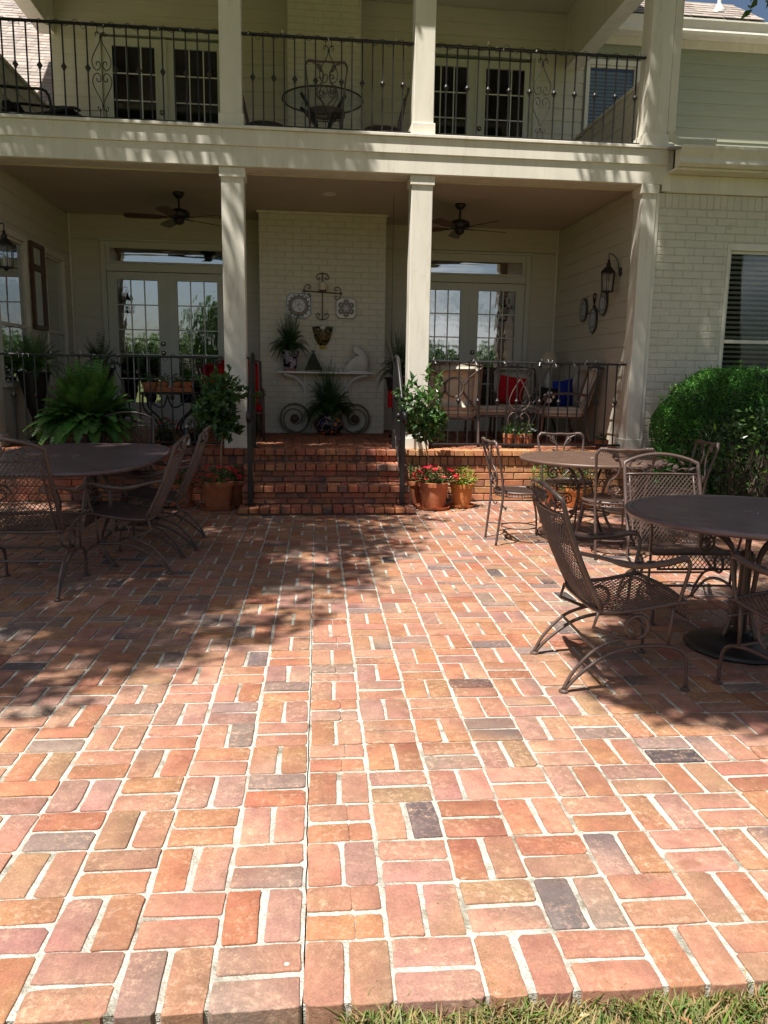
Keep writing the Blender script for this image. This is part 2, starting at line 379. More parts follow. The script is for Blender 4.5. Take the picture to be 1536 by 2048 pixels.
def talavera(name, a, b_, c, sc, dk=(0.01, 0.012, 0.05), lt=(0.55, 0.5, 0.42)):
    m, t, b = nodes_of(name); N = t.nodes; L = t.links
    tc = N.new('ShaderNodeTexCoord'); vo = N.new('ShaderNodeTexVoronoi'); vo.inputs['Scale'].default_value = sc; L.new(tc.outputs['Object'], vo.inputs['Vector'])
    cr = N.new('ShaderNodeValToRGB'); cr.color_ramp.interpolation = 'CONSTANT'; e = cr.color_ramp.elements
    e[0].position = 0; e[0].color = (*a, 1); e[1].position = 0.18; e[1].color = (*b_, 1)
    for p, q in ((0.30, c), (0.42, dk), (0.52, lt), (0.60, dk)):
        x = e.new(p); x.color = (*q, 1)
    L.new(vo.outputs['Distance'], cr.inputs[0]); L.new(cr.outputs[0], b.inputs['Base Color']); b.inputs['Roughness'].default_value = 0.2
    return m
M['tal1'] = talavera('painted_pot_glaze', (0.7, 0.3, 0.03), (0.55, 0.12, 0.02), (0.02, 0.03, 0.12), 9, (0.01, 0.01, 0.02), (0.4, 0.3, 0.18))
M['tal2'] = talavera('blue_white_pot_glaze', (0.65, 0.6, 0.5), (0.03, 0.05, 0.3), (0.6, 0.58, 0.52), 16)
M['tal3'] = talavera('yellow_black_glaze', (0.3, 0.2, 0.03), (0.02, 0.015, 0.01), (0.22, 0.15, 0.05), 26, (0.015, 0.012, 0.008), (0.28, 0.22, 0.07))

# ------------------------------------------------------------ ground, lawn, patio
def struct(name, mb, m, parent=None, **k):
    o = mb.build(name, m, parent, **k); o['kind'] = 'structure'; return o
def in_view(p, marg=60):
    q = cam.matrix_world.inverted() @ Vector(p)
    if q.z > -0.1: return None
    u = 768 + 1549*q.x/-q.z; v = 1024 - 1549*q.y/-q.z
    return (u, v, -q.z) if (-marg < u < 1536+marg and -marg < v < 2048+marg) else None

g = MB(); g.add([(-250,-250,-.058),(250,-250,-.058),(250,250,-.058),(-250,250,-.058)], [(0,1,2,3)])
tag(struct('lawn', g, M['lawn']), 'lawn stretching away around the patio', None)
TH = -0.02183; ASP = 0.99186; BL = 0.21
def grid(i, j):
    x, y = i*BL, j*BL*ASP; c, s = math.cos(TH), math.sin(TH)
    return (c*x - s*y, s*x + c*y)
patio = bpy.data.objects.new('patio', None); COL.objects.link(patio)
tag(patio, 'basket weave brick patio with pale mortar joints', None, kind='structure')
mo = MB()
rj = random.Random(1); WOB = [rj.uniform(-.0022,.0022)+.002*math.sin(k*.21) for k in range(141)]
for (i0, i1) in ((-24, 0.004), (0.021, 24)):       # open expansion joint beside the middle column of bricks
    a, b, c, d = grid(i0, 0.075), grid(i1, 0.075), grid(i1, 34.3), grid(i0, 34.3)
    nseg = 140
    V = []; F = []
    for k in range(nseg+1):
        t = k/nseg
        for e_, (p, q) in enumerate(((a, d), (b, c))): V.append((p[0]+(q[0]-p[0])*t+(WOB[k] if (e_ == 1) == (i0 < 0) else 0), p[1]+(q[1]-p[1])*t, -0.0055))
    for k in range(nseg): F.append((2*k, 2*k+1, 2*k+3, 2*k+2))
    F.append((0, 2*nseg+2, 2*nseg+3, 1)); V += [(a[0], a[1], -0.08), (b[0], b[1], -0.08)]
    mo.add(V, F)
mo.build('mortar_bed', M['mortar'], patio)
PAL = [((.318,.150,.080),24), ((.322,.163,.106),30), ((.285,.160,.121),17), ((.270,.108,.062),10), ((.275,.158,.094),11), ((.208,.145,.120),9), ((.130,.098,.094),3.5), ((.352,.188,.126),11), ((.055,.047,.05),.7)]
PW = [p[1] for p in PAL]
def tint(rg, k=1.0, pal=PAL):
    c = rg.choices([p[0] for p in pal], [p[1] for p in pal])[0]; f = rg.uniform(.88, 1.12)*k
    return tuple(x*f*rg.uniform(.95, 1.05) for x in c)
def paver_geo(sx, sy, h, bev, rg, near):
    # worn paver: uneven edges, eased arrises, the odd chipped corner
    hx, hy = sx/2, sy/2; nx, ny = (7, 4) if near else (2, 2); cs = [rg.uniform(.002, .006) if rg.random() < .8 else rg.uniform(.007, .014) for _ in range(4)]; j = .0013 if near else .0016
    o = []
    for (p, q, n_) in (((-hx+cs[0],-hy),(hx-cs[1],-hy),nx), ((hx,-hy+cs[1]),(hx,hy-cs[2]),ny), ((hx-cs[2],hy),(-hx+cs[3],hy),nx), ((-hx,hy-cs[3]),(-hx,-hy+cs[0]),ny)):
        bow = rg.uniform(-.0016,.0022); nrm = Vector((q[1]-p[1], -(q[0]-p[0]))).normalized()
        for k in range(n_):
            t = k/(n_-1); w_ = bow*math.sin(PI*t)+rg.uniform(-j, j); o.append((p[0]+(q[0]-p[0])*t+nrm.x*w_, p[1]+(q[1]-p[1])*t+nrm.y*w_))
    N_ = len(o); V = [(x,y,-h) for x,y in o] + [(x,y,-bev*1.1) for x,y in o]
    V += [(x*(1-.28*bev/hx), y*(1-.28*bev/hy), -bev*.36) for x,y in o]
    V += [(x*(1-bev/hx), y*(1-bev/hy), rg.uniform(-.0006,.0006)) for x,y in o]
    F = []
    for r_ in range(3):
        for k in range(N_):
            l = (k+1) % N_; F.append((r_*N_+k, r_*N_+l, r_*N_+N_+l, r_*N_+N_+k))
    F.append(tuple(range(3*N_, 4*N_)))
    return V, F
def brick_geo(sx, sy, h, bev, rg, corner=.009, jit=.0016):
    hx, hy = sx/2, sy/2
    cs = [rg.uniform(.5, 1.6)*corner for _ in range(4)]
    o = [(-hx+cs[0],-hy),(hx-cs[1],-hy),(hx,-hy+cs[1]),(hx,hy-cs[2]),(hx-cs[2],hy),(-hx+cs[3],hy),(-hx,hy-cs[3]),(-hx,-hy+cs[0])]
    o = [(x+rg.uniform(-jit,jit), y+rg.uniform(-jit,jit)) for x, y in o]
    tz = [rg.uniform(-.0007,.0007) for _ in o]
    V = [(x,y,-h) for x,y in o] + [(x,y,-bev) for x,y in o]
    V += [(x*(1-.3*bev/hx), y*(1-.3*bev/hy), -bev*.38) for x,y in o]
    V += [(x*(1-bev/hx), y*(1-bev/hy), tz[k]) for k,(x,y) in enumerate(o)]
    F = []
    for r_ in range(3):
        for k in range(8):
            l = (k+1) % 8; F.append((r_*8+k, r_*8+l, r_*8+8+l, r_*8+8+k))
    F.append(tuple(range(24, 32)))
    return V, F
def tints(V, c1, c2, ang):
    ca, sa = math.cos(ang), math.sin(ang)
    L = max(max(abs(v[0]) for v in V), .01); o = []
    for v in V:
        t = min(1, max(0, .5 + .9*(v[0]*ca+v[1]*sa)/L)); o.append(tuple(a+(b-a)*t for a, b in zip(c1, c2)))
    return o
rg = random.Random(5)
pav = []
for j in range(0, 34):
    for i in range(-23, 24):
        cx, cy = grid(i+.5, j+.5)
        if cy > 7.12 or (-.55 < cx < 1.05 and cy > 6.45) or (cx > 3.95 and cy > 5.5): continue
        vert = (i+j) % 2 == 0
        for s in (-1, 1):
            d = BL*.2555*s + rg.uniform(-.003, .003)
            gx, gy = ((i+.5)+(d/BL if vert else rg.uniform(-.01,.01)), (j+.5)+(rg.uniform(-.01,.01) if vert else d/BL))
            x, y = grid(gx, gy)
            L_, W_ = .2005*rg.uniform(.955, 1.008), .0928*rg.uniform(.93, 1.03)
            ang = TH + (PI/2 if vert else 0) + rg.uniform(-.03, .03)
            c1 = tint(rg); c2 = c1 if rg.random() < .62 else tint(rg)
            c2 = tuple(a*.5+b*.5 for a, b in zip(c1, c2)) if rg.random() < .7 else c2
            ga, dz = rg.random()*6.28, rg.uniform(-.0022, .0012)
            if i == 0 and not vert and j < 22:        # bricks beside the expansion joint are cracked across
                fr = rg.uniform(.56, .68); ca, sa = math.cos(ang), math.sin(ang)
                for (f0, f1) in ((0, fr), (fr, 1)):
                    mx_ = ((f0+f1)/2-.5)*L_; pav.append((x+mx_*ca, y+mx_*sa, L_*(f1-f0)-.0009, W_, ang+(.012 if f0 else 0), c1, c1, ga, dz-(.001 if f0 else 0)))
            else: pav.append((x, y, L_, W_, ang, c1, c2, ga, dz))
def size_px(b):
    q = in_view((b[0], b[1], 0), 30); return (1/q[2] if q else 0)
order = sorted(range(len(pav)), key=lambda k: -size_px(pav[k]))
near = set(order[:290])
rest = MB(); rest.c = []
for k, (x, y, L_, W_, ang, c1, c2, ga, dz) in enumerate(pav):
    V, F = paver_geo(L_, W_, .075, rg.uniform(.002, .0038), rg, k in near)
    C_ = tints(V, c1, c2, ga)
    tilt = (rg.uniform(-.006,.006), rg.uniform(-.006,.006))
    V = [(vx, vy, vz + vx*tilt[0] + vy*tilt[1]) for vx, vy, vz in V]
    if k in near:
        m = MB(); m.c = []; m.add(V, F, C_); o = m.build('paving_brick', M['paver'], patio); o.location = (x, y, dz); o.rotation_euler = (0,0,ang)
        me = o.data; me.polygons.foreach_set('use_smooth', [f_ >= (len(me.polygons)-1)//3 for f_ in range(len(me.polygons))])
    else:
        ca, sa = math.cos(ang), math.sin(ang)
        rest.add([(x+vx*ca-vy*sa, y+vx*sa+vy*ca, vz+dz) for vx, vy, vz in V], F, C_)
tag(rest.build('paving_brick_field', M['paver'], patio), kind='stuff')

# grass along the front edge
gr = MB(); gr.c = []; rg = random.Random(9)
fe = lambda x: grid(x/BL, 0)[1]
for k in range(30000):
    near_ = k < 19000
    x = rg.uniform(.1, 2.6) if near_ else rg.uniform(-4, 5)
    y = fe(x) + .018*rg.random() - (rg.random()**1.3)*(.34 if near_ else 1.6)
    h = rg.uniform(.016, .06)*(.7+.5*math.sin(x*11+y*17)**2); a = rg.random()*6.28; ln = rg.uniform(.2, 1.3)*h
    w_ = rg.uniform(.0015, .003); z0 = -.058
    clump = .5+.5*math.sin(x*7.3+1.1)*math.sin(y*9.1+x*3)
    if rg.random() < .30+.28*clump: c = (rg.uniform(.09,.16), rg.uniform(.15,.23), rg.uniform(.03,.055))
    else: c = (rg.uniform(.24,.38), rg.uniform(.2,.29), rg.uniform(.09,.14))
    dx, dy = math.cos(a), math.sin(a)
    gr.add([(x-dy*w_,y+dx*w_,z0),(x+dy*w_,y-dx*w_,z0),(x+dx*ln*.45+dy*w_*.8,y+dy*ln*.45-dx*w_*.8,z0+h*.7),(x+dx*ln*.45-dy*w_*.8,y+dy*ln*.45+dx*w_*.8,z0+h*.7),(x+dx*ln,y+dy*ln,z0+h)],
           [(0,1,2,3),(3,2,4)], c)
tag(gr.build('grass', M['grass_blade']), 'short green and straw coloured grass at the patio edge', 'grass', kind='stuff')
for n_, (px_, py_, s_) in enumerate([(.62,-.02,.011),(.86,-.06,.016),(1.0,-.17,.014)]):
    lf = MB(); lf.c = []; lf.leaf((0,0,0), (math.cos(n_*2),math.sin(n_*2),.25), (0,0,1), s_*2.2, s_*1.4, col=[(.5,.4,.24),(.36,.17,.08),(.5,.42,.28)][n_])
    o = lf.build('fallen_leaf', M['petal']); o.location = (px_, fe(px_)-.03-(.05*n_), -.03)
    tag(o, ['tiny pale dry leaf on the grass below the middle paving bricks', 'curled tan dead leaf in the grass near the chipped grey brick', 'small cream dry leaf lying in the grass at the far corner'][n_], 'leaf', 'dry leaves in the grass')

# ------------------------------------------------------------ house
house = thing('house', 'cream two storey house with columned porch, balcony and brick steps', 'house')
FZ = .585; CZ = 3.58; YB = 10.306; YC = 9.596; XL = -3.25; XR = 3.86; CX = .305
def part(name, mb, m, parent=house, **k): return mb.build(name, m, parent, **k)
WPAL = [((.40,.135,.065),10), ((.45,.18,.085),8), ((.33,.11,.06),8), ((.36,.15,.09),5), ((.19,.10,.075),4), ((.12,.08,.07),2)]
YPAL = [((.50,.235,.10),10), ((.45,.20,.09),8), ((.40,.16,.075),5), ((.48,.26,.13),5), ((.30,.14,.08),2)]
def wall_brick(parent, name, xc, zc, sx, sz, yf, depth, rg, pal, m=None, bev=.005, mode='y'):
    V, F = brick_geo(sx, sz, depth, bev, rg, .004, .0014)
    C_ = tints(V, tint(rg, 1, pal), tint(rg, 1, pal), rg.random()*6.28)
    if mode == 'y': V = [(x, -z, y) for x, y, z in V]
    mb = MB(); mb.c = []; mb.add(V, F, C_)
    o = mb.build(name, m or M['wallbrick'], parent)
    o.location = (xc, yf+rg.uniform(-.002,.002), zc) if mode == 'y' else (xc, yf, zc)
    return o
rg = random.Random(21)
# porch base: stretchers, soldier row, header nosing
base = part('porch_base', MB().box(-3.6, XR+.2, 7.108, YB, -.05, FZ-.075).box(-.58, 1.16, 6.80, 7.108, -.05, .40).box(-.58, 1.16, 6.50, 6.80, -.05, .195).box(-.60, 1.18, 6.235, 6.5, -.05, .012), M['mortar_dark'])
def course(x0, x1, z0, z1, L_, yf, name, pal, off=0., depth=.1, gap=.011, parent=base):
    x = x0 - off
    while x < x1-.01:
        a, b = max(x, x0), min(x+L_, x1)
        if b-a > .03: wall_brick(parent, name, (a+b)/2, (z0+z1)/2, b-a-gap, z1-z0-gap, yf, depth, rg, pal)
        x += L_
def headers(x0, x1, z1, yf, name, pal, parent=base, L_=.1085, h=.068, dep=.2):
    # flat bricks laid end-on: top and front both show
    n = max(1, int(round((x1-x0)/L_))); st = (x1-x0)/n
    for k in range(n):
        xc = x0+(k+.5)*st; c = tint(rg, 1, pal); sx = st-.011
        V, F = brick_geo(sx, dep, h-.008, .007, rg, .006, .0015)
        mb = MB(); mb.c = []; mb.add(V, F, tints(V, c, tint(rg,1,pal), rg.random()*6)); o = mb.build(name, M['wallbrick'], parent)
        o.location = (xc+rg.uniform(-.002,.002), yf+dep/2+rg.uniform(-.004,.004), z1+rg.uniform(-.002,.002))
for (x0, x1, pal, off) in ((-3.55, -.62, WPAL, .05), (1.17, 3.93, YPAL, .0)):
    for k in range(5):
        course(x0, x1, .005+k*.0805, .005+(k+1)*.0805, .228, 7.09, 'stretcher_brick', pal, off=(k % 2)*.114+off)
    course(x0, x1, .4075, .512, .079, 7.09, 'soldier_brick', pal)
    headers(x0, x1, FZ, 7.045, 'nosing_brick', pal)
# steps
headers(-.63, 1.165, .07, 6.19, 'nosing_brick', WPAL, h=.055, dep=.27, L_=.104)
for k in range(2): course(-.60, 1.14, .07+k*.062, .07+(k+1)*.062, .228, 6.475, 'stretcher_brick', WPAL, off=k*.114)
headers(-.60, 1.14, .26, 6.445, 'nosing_brick', WPAL, dep=.21)
for k in range(2): course(-.60, 1.14, .26+k*.0625, .26+(k+1)*.0625, .228, 6.775, 'stretcher_brick', WPAL, off=.05+k*.114)
headers(-.60, 1.14, .45, 6.745, 'nosing_brick', WPAL, dep=.21)
course(-.60, 1.14, .45, .52, .079, 7.09, 'soldier_brick', WPAL)
headers(-.62, 1.17, FZ, 7.045, 'nosing_brick', WPAL)
# treads behind the nosings and the side cheeks of the steps, then the porch floor, as one mass
tr = MB(); tr.c = []
def flat_bricks(x0, x1, y0, y1, z, L_, W_):
    ny = max(1, int(round((y1-y0)/W_))); nx = max(1, int(round((x1-x0)/L_)))
    for j in range(ny):
        for i in range(nx):
            V, F = brick_geo((x1-x0)/nx-.011, (y1-y0)/ny-.010, .05, .005, rg, .005, .001)
            ox = x0+(i+.5)*(x1-x0)/nx; oy = y0+(j+.5)*(y1-y0)/ny; oz = z+rg.uniform(-.001,.001)
            tr.add([(ox+a, oy+b, oz+c) for a, b, c in V], F, tints(V, tint(rg,1,WPAL), tint(rg,1,WPAL), rg.random()*6))
flat_bricks(-.60, 1.14, 6.655, 6.775, .258, .105, .12); flat_bricks(-.60, 1.14, 6.955, 7.09, .448, .105, .13)
flat_bricks(-3.2, 3.86, 7.25, YB, FZ-.002, .107, .205)
for xs, sg in ((-.60, -1), (1.14, 1)):
    for (z0, y0, y1) in ((.07, 6.475, 7.08), (.13, 6.475, 7.08), (.19, 6.475, 7.08), (.265, 6.775, 7.08), (.325, 6.775, 7.08), (.385, 6.775, 7.08)):
        n = max(1, int(round((y1-y0)/.22)))
        for k in range(n):
            V, F = brick_geo((y1-y0)/n-.011, .052, .05, .004, rg, .004, .001); yc = y0+(k+.5)*(y1-y0)/n
            tr.add([(xs - sg*0.0 + sg*(c+.003), yc+a, z0+.03+b) for a, b, c in V], F, tints(V, tint(rg,1,WPAL), tint(rg,1,WPAL), 1))
tag(tr.build('floor_brick_field', M['wallbrick'], base), kind='stuff')
part('porch_floor_bed', MB().box(-3.5, XR+.1, 7.10, YB, FZ-.07, FZ-.012), M['mortar_dark'])

# siding: every lap board is a piece
def lap_wall(name, segs, z0, z1, plane, pos, face, m='siding', ex=.176, parent=house):
    # segs: list of (a0, a1, zlo, zhi) stretches of wall; plane 'y' runs along x, 'x' runs along y; face -1/+1 = normal direction
    core = MB()
    for (a0, a1, zl, zh) in segs:
        if plane == 'y': core.box(a0, a1, pos+.012, pos+.11, zl, zh)
        else: core.box(*((pos+.012, pos+.11) if face < 0 else (pos-.11, pos-.012)), a0, a1, zl, zh)
    wall = part(name, core, M[m], parent)
    for (a0, a1, zl, zh) in segs:
        k0 = int(math.floor((zl-z0)/ex)); z = z0+k0*ex
        while z < zh-.02:
            b0, b1 = max(z, zl), min(z+ex+.012, zh)
            if b1-b0 > .03:
                mb = MB(); lo, hi = -.017, -.003
                if plane == 'y':
                    V = [(a0,pos+.013,b0),(a1,pos+.013,b0),(a1,pos+.013,b1),(a0,pos+.013,b1),(a0,pos+lo,b0),(a1,pos+lo,b0),(a1,pos+hi,b1),(a0,pos+hi,b1)]
                else:
                    s = -face
                    V = [(pos+s*.013,a0,b0),(pos+s*.013,a1,b0),(pos+s*.013,a1,b1),(pos+s*.013,a0,b1),(pos+s*lo,a0,b0),(pos+s*lo,a1,b0),(pos+s*hi,a1,b1),(pos+s*hi,a0,b1)]
                mb.add(V, [(0,3,2,1),(4,5,6,7),(0,1,5,4),(1,2,6,5),(2,3,7,6),(3,0,4,7)])
                mb.build('siding_board', M[m], wall)
            z += ex
    return wall
DL, DR = -1.905, 2.525        # door centres
HW = .915
lap_wall('back_wall', [(XL, DL-HW, FZ, 3.25), (DL+HW, -.6, FZ, 3.25), (1.2, DR-HW, FZ, 3.25), (DR+HW, XR, FZ, 3.25), (XL, XR, 3.25, CZ)], FZ, CZ, 'y', YB, -1)
lap_wall('porch_side_wall', [(7.34, YB, FZ, CZ)], FZ-.03, CZ, 'x', XR, -1)
lap_wall('porch_window_wall', [(7.2, 7.45, FZ, CZ), (8.47, 9.11, FZ, CZ), (9.98, YB, FZ, CZ), (7.45, 8.47, 2.95, CZ), (9.11, 9.98, 2.95, CZ), (7.45, 8.47, FZ, 1.25), (9.11, 9.98, FZ, 1.25)], FZ-.03, CZ, 'x', XL, 1)
UZ = 3.88
lap_wall('balcony_back_wall', [(XL-.1, DL-.80, UZ, 6.0), (DL+.84, -.17, UZ, 6.0), (.81, DR-.84, UZ, 6.0), (DR+.80, 4.10, UZ, 6.0), (XL-.1, 4.10, 6.0, 6.55)], UZ, 6.5, 'y', YB, -1)
lap_wall('wing_upper_wall', [(4.10, 4.12, 4.0, 6.3), (4.95, 8.6, 4.0, 6.3), (4.12, 4.95, 5.97, 6.3), (4.12, 4.95, 4.0, 4.95)], UZ, 6.3, 'y', YB+.003, -1, 'siding_green_shade')
lap_wall('balcony_side_wall', [(7.30, YB, UZ-.06, 4.72)], UZ, 4.72, 'x', XR+.03, -1)
lap_wall('balcony_side_wall', [(7.30, YB, UZ-.06, 4.76)], UZ, 4.76, 'x', XL-.03, 1)
part('parapet_cap', MB().bbox(XR-.01, XR+.17, 7.3, YB-.01, 4.723, 4.755), M['cream'])
part('parapet_cap', MB().bbox(XL-.17, XL+.01, 7.3, YB-.01, 4.763, 4.795), M['cream'])
# corner boards
for x in (XL+.012, XR-.042): part('corner_board', MB().bbox(x, x+.03, YB-.05, YB-.02, FZ, CZ), M['cream'])
# interior shell
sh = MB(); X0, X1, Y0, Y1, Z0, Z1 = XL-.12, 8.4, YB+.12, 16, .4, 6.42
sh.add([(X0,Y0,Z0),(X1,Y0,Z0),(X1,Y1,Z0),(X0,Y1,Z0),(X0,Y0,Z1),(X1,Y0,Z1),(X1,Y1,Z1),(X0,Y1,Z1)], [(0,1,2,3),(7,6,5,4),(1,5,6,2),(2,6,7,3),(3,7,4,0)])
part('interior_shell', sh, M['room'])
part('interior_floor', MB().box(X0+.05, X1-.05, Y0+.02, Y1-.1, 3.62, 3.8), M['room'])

# chimney breast
def painted_bricks(parent, name, x0, x1, z0, z1, yf, L_, H_, rg, holes=(), depth=.05):
    variants = {}
    n = int(round((z1-z0)/H_)); H_ = (z1-z0)/n; cnt = 0
    for k in range(n):
        z = z0+k*H_; x = x0-(k % 2)*L_/2
        while x < x1-.02:
            a, b = max(x, x0), min(x+L_, x1)
            segs = [(a, b)]
            for (hx0, hx1, hz0, hz1) in holes:
                if z+H_ > hz0+.01 and z < hz1-.01:
                    ns = []
                    for (p, q) in segs:
                        if q <= hx0 or p >= hx1: ns.append((p, q))
                        else:
                            if p < hx0: ns.append((p, hx0))
                            if q > hx1: ns.append((hx1, q))
                    segs = ns
            for (p, q) in segs:
                if q-p < .03: continue
                key = (round(q-p, 2), rg.randint(0, 4))
                if key not in variants:
                    V, F = brick_geo(key[0]-.008, H_-.009, depth, .004, rg, .004, .0018)
                    mb = MB(); mb.add([(vx, -vz, vy) for vx, vy, vz in V], F); o = mb.build(name, M['pbrick'], parent); variants[key] = o.data
                else:
                    o = bpy.data.objects.new(name, variants[key]); COL.objects.link(o); o.parent = parent
                o.location = ((p+q)/2, yf+rg.uniform(-.003,.0025), z+H_/2); o.rotation_euler = (rg.uniform(-.012,.012), 0, rg.uniform(-.006,.006)); cnt += 1
            x += L_
    return cnt
rg = random.Random(33)
ch = part('chimney_breast', MB().box(-.560, 1.180, YC+.0045, YB-.02, FZ-.01, CZ), M['pmortar'])
painted_bricks(ch, 'chimney_brick', -.562, 1.182, FZ, CZ-.035, YC, .233, .0815, rg)
part('chimney_moulding', MB().bbox(-.59, 1.21, YC-.028, YC+.03, CZ-.034, CZ-.004), M['cream'])
up = part('upper_chimney', MB().box(-.160, .805, YC+.0045, YB-.02, UZ, 6.55), M['pmortar'])
ub = MB()
for k in range(32):
    z = UZ+k*.0815; x = -.162-(k % 2)*.117
    while x < .78:
        a, b = max(x, -.162), min(x+.234, .807)
        if b-a > .03:
            V, F = brick_geo(b-a-.01, .0705, .04, .0045, rg, .004, .0018); ub.add([(vx+(a+b)/2, YC-vz+rg.uniform(-.002,.002), vy+z+.04) for vx, vy, vz in V], F)
        x += .234
tag(ub.build('chimney_brick_field', M['pbrick'], up), kind='stuff')

# ceilings, beams, fascia
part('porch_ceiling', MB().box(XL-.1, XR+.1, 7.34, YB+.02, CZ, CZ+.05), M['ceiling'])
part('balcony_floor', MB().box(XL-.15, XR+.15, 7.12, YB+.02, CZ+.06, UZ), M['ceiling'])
part('beam', MB().bbox(XL-.3, 3.985, 7.135, 7.37, 3.505, CZ+.06), M['cream'])
part('fascia_board', MB().bbox(XL-.3, 3.99, 7.108, 7.134, 3.508, 3.705), M['cream'])
part('fascia_board', MB().bbox(XL-.3, 3.995, 7.086, 7.133, 3.702, 3.862), M['cream'])
part('fascia_cap', MB().bbox(XL-.3, 4.0, 7.062, 7.36, 3.863, 3.895), M['cream'])
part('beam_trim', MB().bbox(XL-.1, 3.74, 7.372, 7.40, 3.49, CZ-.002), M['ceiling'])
part('roof_beam', MB().bbox(XL-.3, 4.06, 7.11, 7.37, 5.95, 6.6), M['cream'])
part('roof_beam', MB().bbox(XR-.05, XR+.18, 7.372, YB, 5.80, 6.6), M['cream'])
part('roof_beam', MB().bbox(XL-.24, XL-.03, 7.372, YB, 5.87, 6.6), M['cream'])
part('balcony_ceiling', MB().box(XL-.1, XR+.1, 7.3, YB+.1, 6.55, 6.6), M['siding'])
rf = MB(); rf.add([(XL-1.5,6.74,6.56),(XR+.55,6.74,6.56),(XR+.55,11.5,8.6),(XL-1.5,11.5,8.6),(XL-1.5,6.74,6.66),(XR+.55,6.74,6.66),(XR+.55,11.5,8.7),(XL-1.5,11.5,8.7)],
                  [(0,3,2,1),(4,5,6,7),(0,1,5,4),(1,2,6,5),(2,3,7,6),(3,0,4,7)], (1,1,1)); part('porch_roof', rf, M['roof'])  # unseen left side widened to keep sun off the balcony wall
part('eave_board', MB().bbox(XL-.58, XR+.53, 6.70, 6.738, 6.44, 6.66), M['cream'])
part('soffit', MB().box(XL-.5, XR+.5, 6.74, 7.11, 6.50, 6.54), M['cream'])

# columns
def column(x0, x1, zb, zt, y0=7.15, cap=True, capz=.1, basez=.13, wrap=.018, d=None):
    d = d or (x1-x0)
    c = part('column', MB().bbox(x0, x1, y0, y0+d, zb, zt, .006), M['cream'])
    if cap:
        MB().bbox(x0-wrap, x1+wrap, y0-wrap, y0+d+wrap, zt-capz, zt-.003, .005).build('column_cap', M['cream'], c)
    MB().bbox(x0-wrap, x1+wrap, y0-wrap, y0+d+wrap, zb+.001, zb+basez, .005).build('column_base', M['cream'], c)
column(-.818, -.584, FZ, 3.506); column(1.185, 1.415, FZ, 3.506)
column(3.735, 3.90, FZ, 3.506, y0=7.11, d=.22); column(-3.40, -3.185, FZ, 3.506, y0=7.11)
column(-.812, -.592, 3.896, 5.95, cap=False); column(1.19, 1.405, 3.896, 5.95, cap=False)
column(3.725, 3.975, 3.896, 5.95, y0=7.13, cap=False); column(-3.42, -3.2, 3.896, 5.95, cap=False)
part('pilaster_trim', MB().bbox(3.903, 3.945, 7.125, 7.16, FZ, 3.42), M['cream'])

